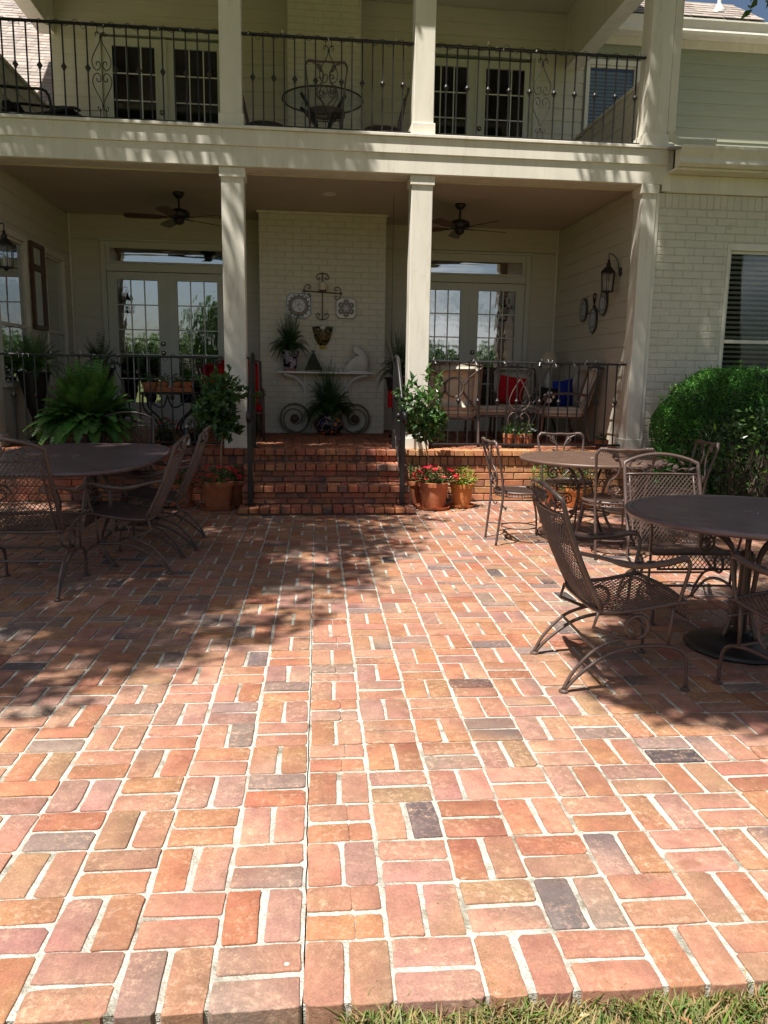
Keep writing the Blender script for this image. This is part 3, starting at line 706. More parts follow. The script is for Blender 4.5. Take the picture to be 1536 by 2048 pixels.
# French doors
def bars(mb, xs, zs, x0, x1, z0, z1, y, w_=.018, d=.012):
    for x in xs: mb.box(x-w_/2, x+w_/2, y, y+d, z0, z1)
    for z in zs: mb.box(x0, x1, y+.0012, y+d-.0012, z-w_/2, z+w_/2)
def french(cx, zf, ztop, casing_top, glass_bot, rows, bolt, transom=None, tag_='french_door', gm='glass'):
    fr = MB(); y0 = YB-.035
    fr.bbox(cx-.915, cx-.845, y0, YB+.10, zf, casing_top); fr.bbox(cx+.845, cx+.915, y0, YB+.10, zf, casing_top)
    fr.bbox(cx-.843, cx+.843, y0+.001, YB+.10, casing_top-.075, casing_top-.001)
    fr.bbox(cx-.935, cx+.935, y0-.018, YB-.018, casing_top+.001, casing_top+.035)
    if transom: fr.bbox(cx-.843, cx+.843, y0+.006, YB+.10, ztop+.006, transom[0]-.002)
    fr.box(cx-.84, cx+.84, YB-.02, YB+.1, zf-.01, zf+.022)
    d = part(tag_, fr, M['door'])
    if transom:
        fm = MB()
        for (a, b, c_, e) in ((-.842,-.79,transom[0],transom[1]+.06),(.79,.842,transom[0],transom[1]+.06),(-.788,.788,transom[0],transom[0]+.028),(-.788,.788,transom[1]-.002,transom[1]+.04)): fm.bbox(cx+a, cx+b, y0+.012, YB+.05, c_, e, .003)
        fm.build('transom_frame', M['door'], d)
        MB().box(cx-.789, cx+.789, YB+.0, YB+.006, transom[0]+.026, transom[1]).build('transom_pane', M['glass'], d)
    for s in (-1, 1):
        e0, e1 = sorted((cx+s*.006, cx+s*.84)); g0, g1 = sorted((cx+s*.132, cx+s*.708))
        y = YB-.012; gt = ztop-.105
        lf = MB()
        lf.bbox(e0, g0, y, y+.045, zf+.024, ztop, .003); lf.bbox(g1, e1, y, y+.045, zf+.024, ztop, .003)
        lf.bbox(g0+.0005, g1-.0005, y+.001, y+.044, gt, ztop-.001, .003); lf.bbox(g0+.0005, g1-.0005, y+.001, y+.044, zf+.025, glass_bot, .003)
        for (a, b, c_, q) in ((g0-.02,g0+.004,glass_bot-.02,gt+.02),(g1-.004,g1+.02,glass_bot-.02,gt+.02)): lf.box(a, b, y-.008, y+.002, c_, q)
        lf.box(g0+.004, g1-.004, y-.0075, y+.002, gt-.004, gt+.02); lf.box(g0+.004, g1-.004, y-.0075, y+.002, glass_bot-.02, glass_bot+.004)
        if s == 1: lf.box(cx-.014, cx+.02, y-.012, y+.001, zf+.024, ztop)
        lf.build('door_leaf', M['door'], d)
        xs = [g0+(g1-g0)*k/3 for k in (1, 2)]; hh = (gt-glass_bot)/rows; zs = [glass_bot+hh*k for k in range(1, rows)]
        mt = MB(); bars(mt, xs, zs, g0, g1, glass_bot, gt, y+.012, .016, .008); mt.build('muntin_grid', M['white'], d)
        xx = [g0]+xs+[g1]; zz = [glass_bot]+zs+[gt]
        for a in range(3):
            for b in range(rows):
                MB().box(xx[a]+.001, xx[a+1]-.001, y+.023, y+.027, zz[b]+.001, zz[b+1]-.001).build('pane', M[gm], d)
    for (bx, bz) in bolt:
        k = MB(); k.lathe([(.034,0),(.034,.008),(.027,.012)], 16, (bx, YB-.014, bz), axis='y'); kb = k.build('door_knob', M['iron'], d)
        k = MB(); k.lathe([(.016,.01),(.018,.025),(.014,.034),(.0,.036)], 14, (bx, YB-.014, bz), axis='y'); k.build('door_knob', M['brass'], d)
    return d
french(DL, FZ, 2.81, 3.225, .96, 5, [(DL-.08, 1.811), (DL-.08, 1.682)], (2.925, 3.135))
french(DR, FZ, 2.79, 3.205, .96, 5, [(DR+.066, 1.773), (DR+.066, 1.63)], (2.90, 3.10))
french(-1.84, UZ, 5.885, 5.99, 4.06, 5, [(-1.9, 4.95)], gm='winglass'); french(2.52, UZ, 5.87, 5.99, 4.06, 5, [(2.58, 4.95)], gm='winglass')

# windows
def window(name, plane, pos, face, a0, a1, z0, z1, rail=None, blinds=0, casing=.05, head=.07, parent=house, gm='glass'):
    # plane 'y': runs along x at y=pos facing -y; plane 'x': runs along y at x=pos facing +x
    def bx(mb, p, q, d0, d1, zl, zh):
        if plane == 'y': mb.bbox(p, q, pos+d0, pos+d1, zl, zh, .003)
        else: mb.bbox(*sorted((pos+face*-d0, pos+face*-d1)), p, q, zl, zh, .003)
    fr = MB()
    bx(fr, a0, a0+casing, -.03, .08, z0, z1); bx(fr, a1-casing, a1, -.03, .08, z0, z1)
    bx(fr, a0+casing, a1-casing, -.029, .08, z1-head, z1); bx(fr, a0-.02, a1+.02, -.055, .08, z0-.04, z0-.001)
    wn = part(name, fr, M['cream'], parent)
    i0, i1 = a0+casing+.001, a1-casing-.001; zt = z1-head-.001
    sash = MB(); sw = .032
    bx(sash, i0, i0+sw, 0, .05, z0, zt); bx(sash, i1-sw, i1, 0, .05, z0, zt)
    bx(sash, i0+sw, i1-sw, .001, .05, zt-sw, zt); bx(sash, i0+sw, i1-sw, .001, .05, z0, z0+sw)
    if rail: bx(sash, i0+sw, i1-sw, -.004, .05, rail-.02, rail+.02)
    sash.build('sash', M['cream'], wn)
    for (p, q) in (((z0+sw, rail-.02), (rail+.02, zt-sw)) if rail else ((z0+sw, zt-sw),)):
        pn = MB()
        if plane == 'y': pn.box(i0+sw, i1-sw, pos+.022, pos+.026, p, q)
        else: pn.box(*sorted((pos-face*.022, pos-face*.026)), i0+sw, i1-sw, p, q)
        pn.build('pane', M[gm], wn)
    if blinds:
        n = int((zt-z0)/blinds); sl = None
        for k in range(n):
            z = z0+.02+k*blinds
            if sl is None:
                V = []
                mb = MB(); mb.add([(i0+.01,-.017,.010),(i1-.01,-.017,.010),(i1-.01,.0,-.0005),(i0+.01,.0,-.0005),(i1-.01,.02,-.012),(i0+.01,.02,-.012),
                    (i0+.01,-.017,.012),(i1-.01,-.017,.012),(i1-.01,.0,.0015),(i0+.01,.0,.0015),(i1-.01,.02,-.010),(i0+.01,.02,-.010)],
                    [(0,1,2,3),(3,2,4,5),(9,8,7,6),(11,10,8,9),(0,6,7,1),(5,4,10,11)])
                o = mb.build('blind_slat', M['white'], wn); sl = o.data
            else:
                o = bpy.data.objects.new('blind_slat', sl); COL.objects.link(o); o.parent = wn
            o.location = (0, pos+.068, z)
    return wn
window('window', 'x', XL, 1, 7.45, 8.47, 1.25, 2.95, 1.905)
window('window', 'x', XL, 1, 9.11, 9.98, 1.25, 2.95, 1.905)
window('window', 'y', YB, -1, 4.12, 4.95, 4.95, 5.97, None, .05, gm='winglass')
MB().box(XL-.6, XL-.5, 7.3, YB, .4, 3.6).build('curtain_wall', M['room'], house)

# right wing: painted brick below, siding above
WX0, WX1 = 3.93, 8.6; WY = 7.14
HX0, HX1, HZ0, HZ1 = 4.79, 6.15, 1.38, 2.925
wc = MB()
for (a, b, c_, e) in ((WX0, HX0, -.1, 3.43), (HX1, WX1, -.1, 3.43), (HX0, HX1, -.1, HZ0), (HX0, HX1, HZ1, 3.43)): wc.box(a+.001, b-.001, WY+.0045, WY+.2, c_, e)
wing = part('wing_brick_wall', wc, M['pmortar'])
rg = random.Random(44)
painted_bricks(wing, 'wall_brick', WX0, 5.62, .30, 3.27, WY, .233, .0815, rg, [(HX0-.001, HX1, HZ0-.045, HZ1)])
sx = WX0
while sx < 5.7:
    painted_bricks(wing, 'soldier_wall_brick', sx, sx+.081, 3.272, 3.43, WY, .2, .158, rg); sx += .081
far = MB()
for k in range(40):
    x = 5.62+(.117 if k % 2 else 0)
    while x < WX1-.1:
        z = .30+k*.0804
        if z < 3.4 and not (x < HX1 and HZ0-.05 < z+.04 < HZ1):
            V, F = brick_geo(.222, .069, .04, .0045, rg, .004, .0018); far.add([(vx+x+.117, WY-vz, vy+z+.04) for vx, vy, vz in V], F)
        x += .233
tag(far.build('wall_brick_field', M['pbrick'], wing), kind='stuff')
window('wing_window', 'y', WY+.03, -1, HX0+.001, HX1-.001, HZ0, HZ1-.001, 1.845, .0555, casing=.035, head=.075, gm='winglass')
rs = MB(); rs.add([(HX0-.3,WY+.23,.4),(HX1+.6,WY+.23,.4),(HX1+.6,9.5,.4),(HX0-.3,9.5,.4),(HX0-.3,WY+.23,3.4),(HX1+.6,WY+.23,3.4),(HX1+.6,9.5,3.4),(HX0-.3,9.5,3.4)], [(0,1,2,3),(7,6,5,4),(1,5,6,2),(2,6,7,3),(3,7,4,0)])
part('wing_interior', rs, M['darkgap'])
part('frieze_board', MB().bbox(3.992, WX1, 7.105, 7.16, 3.432, 3.615), M['cream'])
part('wing_soffit', MB().box(4.0, WX1, 6.90, 7.3, 3.617, 3.64), M['cream'])
def gutter(x0, x1, y, z, s=1.0):
    pr = [(y+.14*s, z+.0), (y+.05*s, z+.0), (y+.02*s, z+.03*s), (y+.03*s, z+.08*s), (y+.0, z+.15*s), (y-.008*s, z+.165*s), (y-.008*s, z+.19*s), (y+.004*s, z+.19*s), (y+.01*s, z+.17*s), (y+.14*s, z+.17*s)]
    mb = MB(); mb.prism(pr, x0, x1, 'yz'); return mb
part('gutter', gutter(4.0, WX1, 6.80, 3.642, 1.05), M['cream'])
lr = MB(); lr.add([(3.96,6.83,3.80),(WX1,6.83,3.80),(WX1,YB,4.55),(3.96,YB,4.55),(3.96,6.83,3.83),(WX1,6.83,3.83),(WX1,YB,4.58),(3.96,YB,4.58)], [(0,3,2,1),(4,5,6,7),(0,1,5,4),(1,2,6,5),(2,3,7,6),(3,0,4,7)], (1,1,1)); part('wing_lower_roof', lr, M['roof'])
ds = MB(); ds.tube(catmull([(4.022,7.17,6.2),(4.022,7.17,5.5),(4.022,7.17,4.2),(4.03,7.17,4.06),(4.09,7.16,3.985),(4.2,7.14,3.965),(4.5,7.06,3.95)], 5), .062, n=4, flat=.8); part('downspout', ds, M['cream'])
# upper roof on the right with gutter, vent pipe
part('upper_gutter', gutter(4.35, 9.5, YB-.42, 6.235, 1.0), M['cream'])
part('upper_soffit', MB().box(4.05, 9.5, YB-.30, YB+.02, 6.30, 6.33), M['cream'])
part('upper_frieze', MB().bbox(4.11, 8.6, YB-.03, YB-.018, 6.18, 6.299), M['cream'])
def shingles(mb, x0, x1, y0, z0, slope, n, ex, skew=0, tabw=.21, rgs=None, ridge_cut=None):
    c, s = math.cos(slope), math.sin(slope)
    for k in range(n):
        d0 = k*ex; x = x0 - rgs.random()*tabw
        while x < x1:
            w_ = tabw*rgs.uniform(.7, 1.3); a, b = max(x, x0), min(x+w_-.004, x1)
            if ridge_cut: b = min(b, ridge_cut(d0))
            if b-a > .02:
                t = rgs.uniform(.005, .011); col = rgs.choice([(1.2,1.12,1.08),(1.05,1,1),(.9,.86,.85),(1.3,1.2,1.15),(1.0,.9,.86)]); l_ = ex*1.3
                def P(d, h): return (y0+d*c-h*s, z0+d*s+h*c)
                p0, p1, p2, p3 = P(d0, 0), P(d0, t+.004), P(d0+l_, .003), P(d0+l_, 0)
                mb.add([(a,*p0),(b,*p0),(b,*p1),(a,*p1),(b,*p2),(a,*p2)], [(0,1,2,3),(3,2,4,5)], col)
            x += w_
rgs = random.Random(3)
sl = math.radians(35)
rm = MB(); rm.c = []; shingles(rm, 4.30, 7.6, YB-.43, 6.44, sl, 6, .135, rgs=rgs, ridge_cut=lambda d: 6.56-d*.16)
rp = part('upper_roof', rm, M['roof']); tag(rp, kind='stuff')
ud = MB(); ud.add([(4.30,YB-.42,6.43),(6.55,YB-.42,6.43),(6.43,YB+.25,6.43+.67*math.tan(sl)),(4.30,YB+.25,6.43+.67*math.tan(sl)),(6.43,YB+2.2,6.1),(4.30,YB+2.2,6.1),(6.55,YB+2.2,6.1)], [(0,1,2,3),(3,2,4,5),(1,6,4,2)], (.8,.8,.8)); part('roof_deck', ud, M['roof'])
part('ridge_cap', MB().tube([(4.3,YB+.25,6.43+.66*math.tan(sl)),(6.43,YB+.25,6.43+.66*math.tan(sl))], .035, n=6, col=(1,.95,.92)), M['roof'])
part('corner_trim', MB().bbox(3.95, 4.055, 7.098, 7.30, 3.44, 3.93), M['cream'])
vp = MB(); vy = YB-.12; vz = 6.44+.30*math.tan(sl); vp.lathe([(.085,-.02),(.085,.02),(.05,.06),(.042,.10)], 16, (6.02, vy, vz)); vp.lathe([(.026,.0),(.026,.5)], 12, (6.02, vy, vz)); part('vent_pipe', vp, M['white'])
# roof of the left wing beyond the balcony
rl = MB(); rl.c = []; shingles(rl, -9.0, -3.50, 9.1, 3.75, math.radians(38), 62, .135, rgs=rgs)
tag(part('left_wing_roof', rl, M['roof']), kind='stuff')
part('left_roof_deck', MB().add([(-9,9.1,3.74),(-3.5,9.1,3.74),(-3.5,15.7,3.74+6.6*math.tan(math.radians(38))),(-9,15.7,3.74+6.6*math.tan(math.radians(38)))], [(0,1,2,3)], (.8,.8,.8)), M['roof'])
part('left_wing_wall', MB().box(-9, -3.9, 7.3, 9.1, -.1, 3.74), M['pbrick'])

# ------------------------------------------------------------ railings
def bal_mesh(h, collar):
    mb = MB(); mb.tube([(0,0,0),(0,0,h)], .0095, n=4)
    return mb
def heart(mb, x, y, zc, k=1.0, r=.005):
    pts = [(.035,.285),(.046,.302),(.035,.322),(.012,.315),(.004,.285),(.012,.24),(.05,.17),(.08,.10),(.073,.04),(.04,.012),(.012,.04),(.018,.078),(.042,.078),(.046,.052)]
    for s in (-1, 1):
        for f in (1, -1):
            mb.tube(catmull([(x+s*p[0]*k, y, zc+f*p[1]*k) for p in pts], 5), r, n=5)
    mb.lathe([(.012,-.008),(.014,0),(.012,.008)], 8, (x, y, zc+.28*k)); mb.lathe([(.012,-.008),(.014,0),(.012,.008)], 8, (x, y, zc-.28*k))
def railing(label, x0, x1, y, zb, zt, n, scroll, name='railing', cat='railing', group=None):
    loc = ((x0+x1)/2, y, zb); t = thing(name, label, cat, loc, 0, group)
    L = Vector(loc); h = zt-zb
    MB().bbox(x0, x1, y-.02, y+.02, zt-.022, zt, .005).build('top_rail', M['iron'], t, rel=L)
    MB().bbox(x0, x1, y-.011, y+.011, zb, zb+.022, .004).build('bottom_rail', M['iron'], t, rel=L)
    gap = .27; side = (x1-x0-gap)/2; st = side/(n+.0)
    xs = []
    for k in range(n): xs.append((scroll-gap/2-k*st, k % 2 == 0)); xs.append((scroll+gap/2+k*st, k % 2 == 0))
    proto = None; cproto = None
    for (x, col) in sorted(xs):
        if not (x0-.001 < x < x1+.001): continue
        if proto is None: o = bal_mesh(h-.024, False).build('baluster', M['iron'], t); proto = o.data
        else: o = bpy.data.objects.new('baluster', proto); COL.objects.link(o); o.parent = t
        o.location = (x-L.x, 0, .012)
        if col:
            if cproto is None:
                c = MB().lathe([(.010,-.032),(.017,-.026),(.015,-.018),(.026,-.006),(.029,.002),(.024,.010),(.015,.018),(.016,.024),(.010,.030)], 10).build('collar', M['iron'], o, smooth=True); cproto = c.data
            else: c = bpy.data.objects.new('collar', cproto); COL.objects.link(c); c.parent = o
            c.location = (0, 0, h*.52)
    hm = MB(); heart(hm, scroll, y, zb+h*.5, h/.72*.92)
    for s in (-1, 1):
        hm.tube([(scroll+s*.03, y, zb+.02), (scroll+s*.03, y, zb+h*.5-.30*h/.72*.92)], .005, n=4); hm.tube([(scroll+s*.03, y, zt-.02), (scroll+s*.03, y, zb+h*.5+.30*h/.72*.92)], .005, n=4)
    hm.build('heart_scroll', M['iron'], t, rel=L)
    return t
RY = 7.235
railing('black iron balcony railing above the beam with heart scroll, beside the shingled roof', -3.19, -.815, RY, 3.935, 4.83, 9, -1.99, 'balcony_railing')
railing('short black iron balcony railing in front of the upper painted chimney', -.59, 1.188, RY, 3.935, 4.83, 7, .30, 'balcony_railing')
railing('black iron balcony railing in front of the blind covered upper window', 1.41, 3.722, RY, 3.935, 4.83, 9, 2.585, 'balcony_railing')
railing('black iron porch railing behind the big fern and dark oval table', -3.18, -.835, RY, .625, 1.575, 9, -1.99, 'porch_railing')
railing('black iron porch railing in front of the cushioned seats on the porch', 1.435, 3.73, RY, .625, 1.575, 9, 2.59, 'porch_railing')
# fairy lights wound along the rails
def lights(label, x0, x1, y, z, seed, n=26):
    r_ = random.Random(seed); loc = ((x0+x1)/2, y, z); t = thing('string_lights', label, 'string lights', loc)
    pts = []; m = int((x1-x0)/.03)
    for k in range(m+1):
        a = k*1.1+r_.uniform(-.3,.3); x = x0+(x1-x0)*k/m
        pts.append((x, y+.026*math.cos(a), z-.011+.028*math.sin(a)+(r_.uniform(-.035,.02) if r_.random() < .16 else 0)))
    MB().tube(catmull(pts, 2), .0032, n=3).build('wire', M['black_fabric'], t, rel=loc)
    bl = MB()
    for k in range(n):
        x = r_.uniform(x0, x1); zz = z+r_.uniform(-.05,.04); d = r_.uniform(-.03,.03)
        bl.tube([(x, y+d, z), (x+r_.uniform(-.015,.015), y+d*1.6-.01, zz)], [.003, .0042], n=4)
    bl.build('bulbs', M['clear'] if False else M['white'], t, rel=loc)['kind'] = 'stuff'
lights('dark string of fairy lights wound on the porch rail by the cushioned seats', 1.45, 3.72, RY, 1.575, 1)
lights('dark string of fairy lights wound on the porch rail behind the fern', -3.15, -.85, RY, 1.575, 2)
lights('dark string of fairy lights wound on the balcony rail by the roof shingles', -3.15, -.83, RY, 4.83, 3, 14)
lights('dark string of fairy lights wound on the middle balcony rail', -.57, 1.17, RY, 4.83, 4, 10)
lights('dark string of fairy lights wound on the balcony rail below the upper window', 1.43, 3.70, RY, 4.83, 5, 16)
# stair handrails
def handrail(label, x, sgn):
    loc = (x, 6.75, 0); t = thing('stair_handrail', label, 'handrail', loc)
    top = catmull([(x, 7.235, 1.575), (x, 7.10, 1.60), (x, 6.98, 1.57), (x, 6.80, 1.42), (x, 6.52, 1.12), (x, 6.40, .985), (x, 6.33, .94), (x, 6.285, .955), (x, 6.285, 1.0), (x, 6.32, 1.015), (x, 6.345, .985)], 6)
    MB().tube(top, .027, n=8, flat=.85).build('top_rail', M['iron'], t, rel=loc, smooth=True)
    low = [(x, 7.20, .80), (x, 7.06, .745), (x, 6.43, .22)]
    MB().tube(low, .012, n=4).build('bottom_rail', M['iron'], t, rel=loc)
    p = MB().bbox(x-.024, x+.024, 6.40, 6.448, .078, .985, .004).build('post', M['iron'], t, rel=loc)
    MB().bbox(x-.055, x+.055, 6.365, 6.475, .07, .08, .003).build('base_plate', M['iron'], p, rel=loc)
    p = MB().bbox(x-.019, x+.019, 7.19, 7.228, FZ, 1.575, .004).build('post', M['iron'], t, rel=loc)
    MB().bbox(x-.05, x+.05, 7.16, 7.26, FZ+.002, FZ+.012, .003).build('base_plate', M['iron'], p, rel=loc)
    for k in range(5):
        y = 6.55+k*.125; f = (y-6.43)/(7.06-6.43); zt = .99+(y-6.40)*1.08 if y < 6.85 else 1.45+(y-6.85)*.75
        b = MB().tube([(x, y, .22+f*.525), (x, y, min(zt+.0, 1.58))], .0095, n=4).build('baluster', M['iron'], t, rel=loc)
        if k % 2 == 0: MB().lathe([(.010,-.03),(.02,-.02),(.028,0),(.02,.02),(.010,.03)], 10, (x, y, (.22+f*.525+zt)/2)).build('collar', M['iron'], b, rel=loc, smooth=True)
    MB().tube([(x, 7.21, 1.56), (x-sgn*0, 7.235, 1.565), (x+sgn*.09, 7.235, 1.565)], .012, n=4).build('wall_bracket', M['iron'], t, rel=loc)
    return t
handrail('black iron stair handrail beside the shaded standard tree', -.515, -1)
handrail('black iron stair handrail beside the sunlit standard tree and column', 1.045, 1)

# ------------------------------------------------------------ patio furniture
def rose(mb, c, r, nrm_y=1):
    c = Vector(c)
    for k, (q, d) in enumerate(((1.0, 0), (.72, .004), (.42, .008))):
        n = 7-k
        for i in range(n):
            a = 2*PI*i/n + k*.4
            p = c + Vector((math.cos(a)*r*q*.55, nrm_y*(-d), math.sin(a)*r*q*.55))
            mb.ball(p, r*.42*q, 6, 4, sc=(1, .45, 1))
    mb.ball(c+Vector((0,-.012*nrm_y,0)), r*.3, 6, 4)
def lozenge(mb, p, d, L, W):
    mb.leaf(p, d, (0, 1, 0), L, W, .2, .05); mb.leaf(Vector(p)+Vector((0,.003,0)), d, (0,-1,0), L, W, .2, .05)
def spring_chair():
    t = thing('mesh_armchair', 'bronze mesh patio armchair', 'chair')
    def bk(x, s):      # back surface: x across, s up
        y = -.125-.215*s-.018*math.sin(PI*s) - .028*(1-(x/.25)**2)
        return Vector((x*(1-.05*s), y, .375+.53*s))
    arch = [(x_, .93+.10*math.cos(x_/.25*PI/2)**.8*1.0) for x_ in [-.25+.05*k for k in range(11)]]
    fr = MB()
    path = [bk(-.25, s_/10) for s_ in range(0, 10)] + [bk(x_, s_) for x_, s_ in arch] + [bk(.25, s_/10) for s_ in range(9, -1, -1)]
    fr.tube(path, .0115, n=7)
    fr.tube([bk(-.247, .80), bk(-.12, .80), bk(0, .80), bk(.12, .80), bk(.247, .80)], .007, n=6)
    for s in (-1, 1): fr.tube([bk(s*.215, q/6*.8) for q in range(7)], .006, n=5)
    seat = [(-.25,-.13,.375),(-.255,.05,.385),(-.255,.22,.415),(-.24,.255,.41),(0,.27,.415),(.24,.255,.41),(.255,.22,.415),(.255,.05,.385),(.25,-.13,.375),(0,-.15,.37)]
    fr.tube(catmull(seat, 4, True), .010, n=6, closed=True)
    fr.tube([(-.235,.275,.325),(.235,.275,.325)], .007, n=5)
    fr.build('frame', M['bronze'], t, smooth=True)
    m = MB(); lattice(m, lambda u, v: Vector((-.245+.49*u, -.135+.395*v, .372+.04*v-.018*math.sin(PI*u)*math.sin(PI*v))), 19, 12, .0025, 5); m.build('seat', M['bronze'], t)
    m = MB(); lattice(m, lambda u, v: Vector((-.235+.47*u, .262+.02*math.sin(v*1.6), .41-.088*v)), 18, 3, .0025, 3); m.build('seat_front', M['bronze'], t)
    m = MB(); lattice(m, lambda u, v: bk(-.24+.48*u, .02+.775*v), 18, 14, .0025, 7); m.build('backrest', M['bronze'], t)
    om = MB()
    for x_, r_ in ((0, .034), (-.105, .022), (.105, .022)): rose(om, bk(x_, .90 if x_ == 0 else .87)+Vector((0,.004,0)), r_, -1)
    for s in (-1, 1):
        for (x_, q, dx, dz) in ((.045,.89,1,.35),(.15,.86,1,-.1),(.07,.84,1,-.4),(.165,.90,-.6,.5),(.19,.84,.8,.4)): lozenge(om, bk(s*x_, q), (s*dx, 0, dz), .05, .024)
        om.tube(catmull([bk(s*.04,.85), bk(s*.1,.835), bk(s*.16,.87), bk(s*.21,.85)], 4), .0035, n=4)
    om.build('rose_ornament', M['bronze'], t)
    for s in (-1, 1):
        a = MB()
        pts = catmull([bk(s*.245,.50)+Vector((s*.008,0,0)), (s*.275,-.16,.625), (s*.30,-.02,.595), (s*.305,.12,.605), (s*.285,.215,.62), (s*.275,.245,.585), (s*.265,.235,.50), (s*.258,.215,.415)], 5)
        a.tube(pts, [.010 if i < 8 else (.016 if i < 22 else .010) for i in range(len(pts))], n=6, flat=.75)
        for k in range(3): lozenge(a, (s*.303, -.02+.05*k, .613), (0,1,.05), .05, .028)
        a.build('arm', M['bronze'], t, smooth=True)
        lg = MB(); x = s*.245
        lg.tube(catmull([(x,.285,.012),(x,.282,.10),(x,.265,.17),(x,.20,.205),(x,.06,.21),(x,-.08,.175),(x,-.20,.09),(x,-.275,.012)], 5), .0095, n=6)
        sp = [(x,-.282,.012),(x,-.235,.10),(x,-.14,.20),(x,-.03,.245),(x,.03,.248)]
        lg.tube(catmull(sp, 5)+spiral((x,.04,.30), .052, .052, -PI/2, PI*1.5, 20, (Vector((0,1,0)), Vector((0,0,1))))+[Vector((x,-.05,.255)), Vector((x,-.16,.30)), Vector((x,-.14,.37))], .0088, n=6)
        lg.tube([(x,.19,.208),(x,.20,.41)], .008, n=5)
        L = lg.build('leg', M['bronze'], t, smooth=True)
        for y in (.285, -.278): MB().lathe([(.022,0),(.022,.008),(.012,.014)], 10, (x, y, 0)).build('foot', M['bronze'], L)
    MB().tube([(-.245,-.145,.20),(.245,-.145,.20)], .0075, n=5).build('crossbar', M['bronze'], t); MB().tube([(-.245,.20,.207),(.245,.20,.207)], .0075, n=5).build('crossbar', M['bronze'], t)
    return t
def R_(dx, dy): return math.atan2(-dx, dy)      # heading: local +y turned to (dx, dy)
sc0 = spring_chair()
G1 = 'bronze mesh armchairs around the patio tables'
placed(sc0, True, (1.455, 1.91, 0), R_(1, -.03), 'bronze mesh spring armchair standing alone, side on, beside the round dark table', G1, 1.0)
placed(sc0, False, (2.265, 2.86, 0), R_(-.05, -1), 'bronze mesh armchair facing forward behind the round dark table', G1)
placed(sc0, False, (2.25, 1.53, 0), R_(-.3, .95), 'bronze mesh armchair cut off by the frame, nearer than the round dark table', G1)
placed(sc0, False, (-1.74, 3.56, 0), R_(0.02, 1), 'bronze mesh armchair seen from behind at the near end of the oval table', G1, 1.08)
placed(sc0, False, (-1.19, 4.15, 0), R_(-1, .02), 'nearer of two side-on bronze mesh armchairs pushed to the oval table', G1, 1.03)
placed(sc0, False, (-1.12, 4.89, 0), R_(-1, .0), 'farther of two side-on bronze mesh armchairs at the oval table', G1, 1.05)
placed(sc0, False, (-1.735, 6.20, 0), R_(0, -1), 'grey-looking mesh armchair at the far end of the oval table, before the fern', G1, 1.08)

def dining_chair():
    t = thing('scroll_back_chair', 'bronze scroll back chair', 'chair')
    W = .225
    f = MB()
    for s in (-1, 1):
        f.tube(catmull([(s*.175,-.235,.0),(s*.18,-.215,.2),(s*.19,-.195,.42),(s*.20,-.215,.60),(s*W,-.265,.80),(s*W,-.272,.835)], 5), .0105, n=7)
        f.tube(catmull([(s*.20,.24,.0),(s*.19,.225,.2),(s*.175,.19,.33),(s*.165,.17,.43)], 4), [.009]*13, n=6)
        f.tube(catmull([(s*.178,-.2,.36),(s*.165,-.16,.30),(s*.14,-.15,.32)], 4), .005, n=5)
    fr = f.build('leg_frame', M['bronze'], t, smooth=True)
    tp = MB(); tp.tube(catmull([(-W,-.272,.83),(-W+.02,-.275,.862),(-.16,-.285,.868),(-.07,-.29,.862),(0,-.292,.866),(.07,-.29,.862),(.16,-.285,.868),(W-.02,-.275,.862),(W,-.272,.83)], 5), .0125, n=7)
    for x in (-.175, .175):
        for k in range(4): tp.ball((x+(k-1.5)*.013,-.283,.868), .017, 7, 4)
    tp.build('top_rail', M['bronze'], t, smooth=True)
    sc = MB()
    for s in (-1, 1):
        sc.tube(catmull([(s*.15,-.282,.855),(s*.10,-.280,.835),(s*.06,-.275,.80),(s*.035,-.265,.74),(s*.05,-.25,.67),(s*.10,-.235,.61),(s*.105,-.225,.55),(s*.06,-.215,.50),(s*.02,-.21,.46)], 5), .0085, n=6)
        sc.tube(spiral((s*.085,-.278,.815), .03, .008, PI/2, PI/2+s*PI*3, 22), .005, n=5)
        sc.tube(spiral((s*.06,-.225,.56), .045, .012, 0, s*PI*3.2, 26), .006, n=5)
        for (x, z, dx, dz) in ((.05,.70,1,.5),(.075,.64,1,-.3),(.05,.77,.8,.6),(.08,.845,.2,-1)): lozenge(sc, (s*x,-.262+.0*z,z), (s*dx,0,dz), .05, .022)
    sc.build('scrollwork', M['bronze'], t, smooth=True)
    st = MB(); ring = [(.215*math.cos(a), .01+.215*math.sin(a), .44) for a in [2*PI*k/26 for k in range(26)]]
    st.tube(ring, .012, n=6, closed=True); st.tube([(x*1.0, y, z-.03) for x, y, z in ring], .007, n=5, closed=True)
    for k in range(52):
        a = 2*PI*k/52; st.tube([(.217*math.cos(a), .01+.217*math.sin(a), .412), (.217*math.cos(a), .01+.217*math.sin(a), .438)], .0035, n=3)
    st.build('seat_ring', M['bronze'], t, smooth=True)
    m = MB()
    for fam in (1, -1):
        for k in range(-17, 18):
            d = k*.0125; h = math.sqrt(max(0, .207**2-d*d)); n_ = Vector((math.cos(.5), fam*math.sin(.5), 0)); tt = Vector((-n_.y, n_.x, 0)); c = n_*d+Vector((0,.01,.443))
            if h > .01: m.tube([c-tt*h, c+tt*h], .002, n=3, cap=False)
    m.build('seat', M['bronze'], t)
    b = MB(); b.tube([(.15*math.cos(a), .01+.15*math.sin(a), .13) for a in [2*PI*k/20 for k in range(20)]], .006, n=5, closed=True)
    for s in (-1, 1): b.tube([(s*.178,-.22,.13),(s*.12,-.09,.13)], .005, n=4).tube([(s*.192,.23,.13),(s*.12,.10,.13)], .005, n=4)
    b.build('stretcher', M['bronze'], t)
    return t
dc0 = dining_chair(); G2 = 'scroll back chairs around the brown round table'
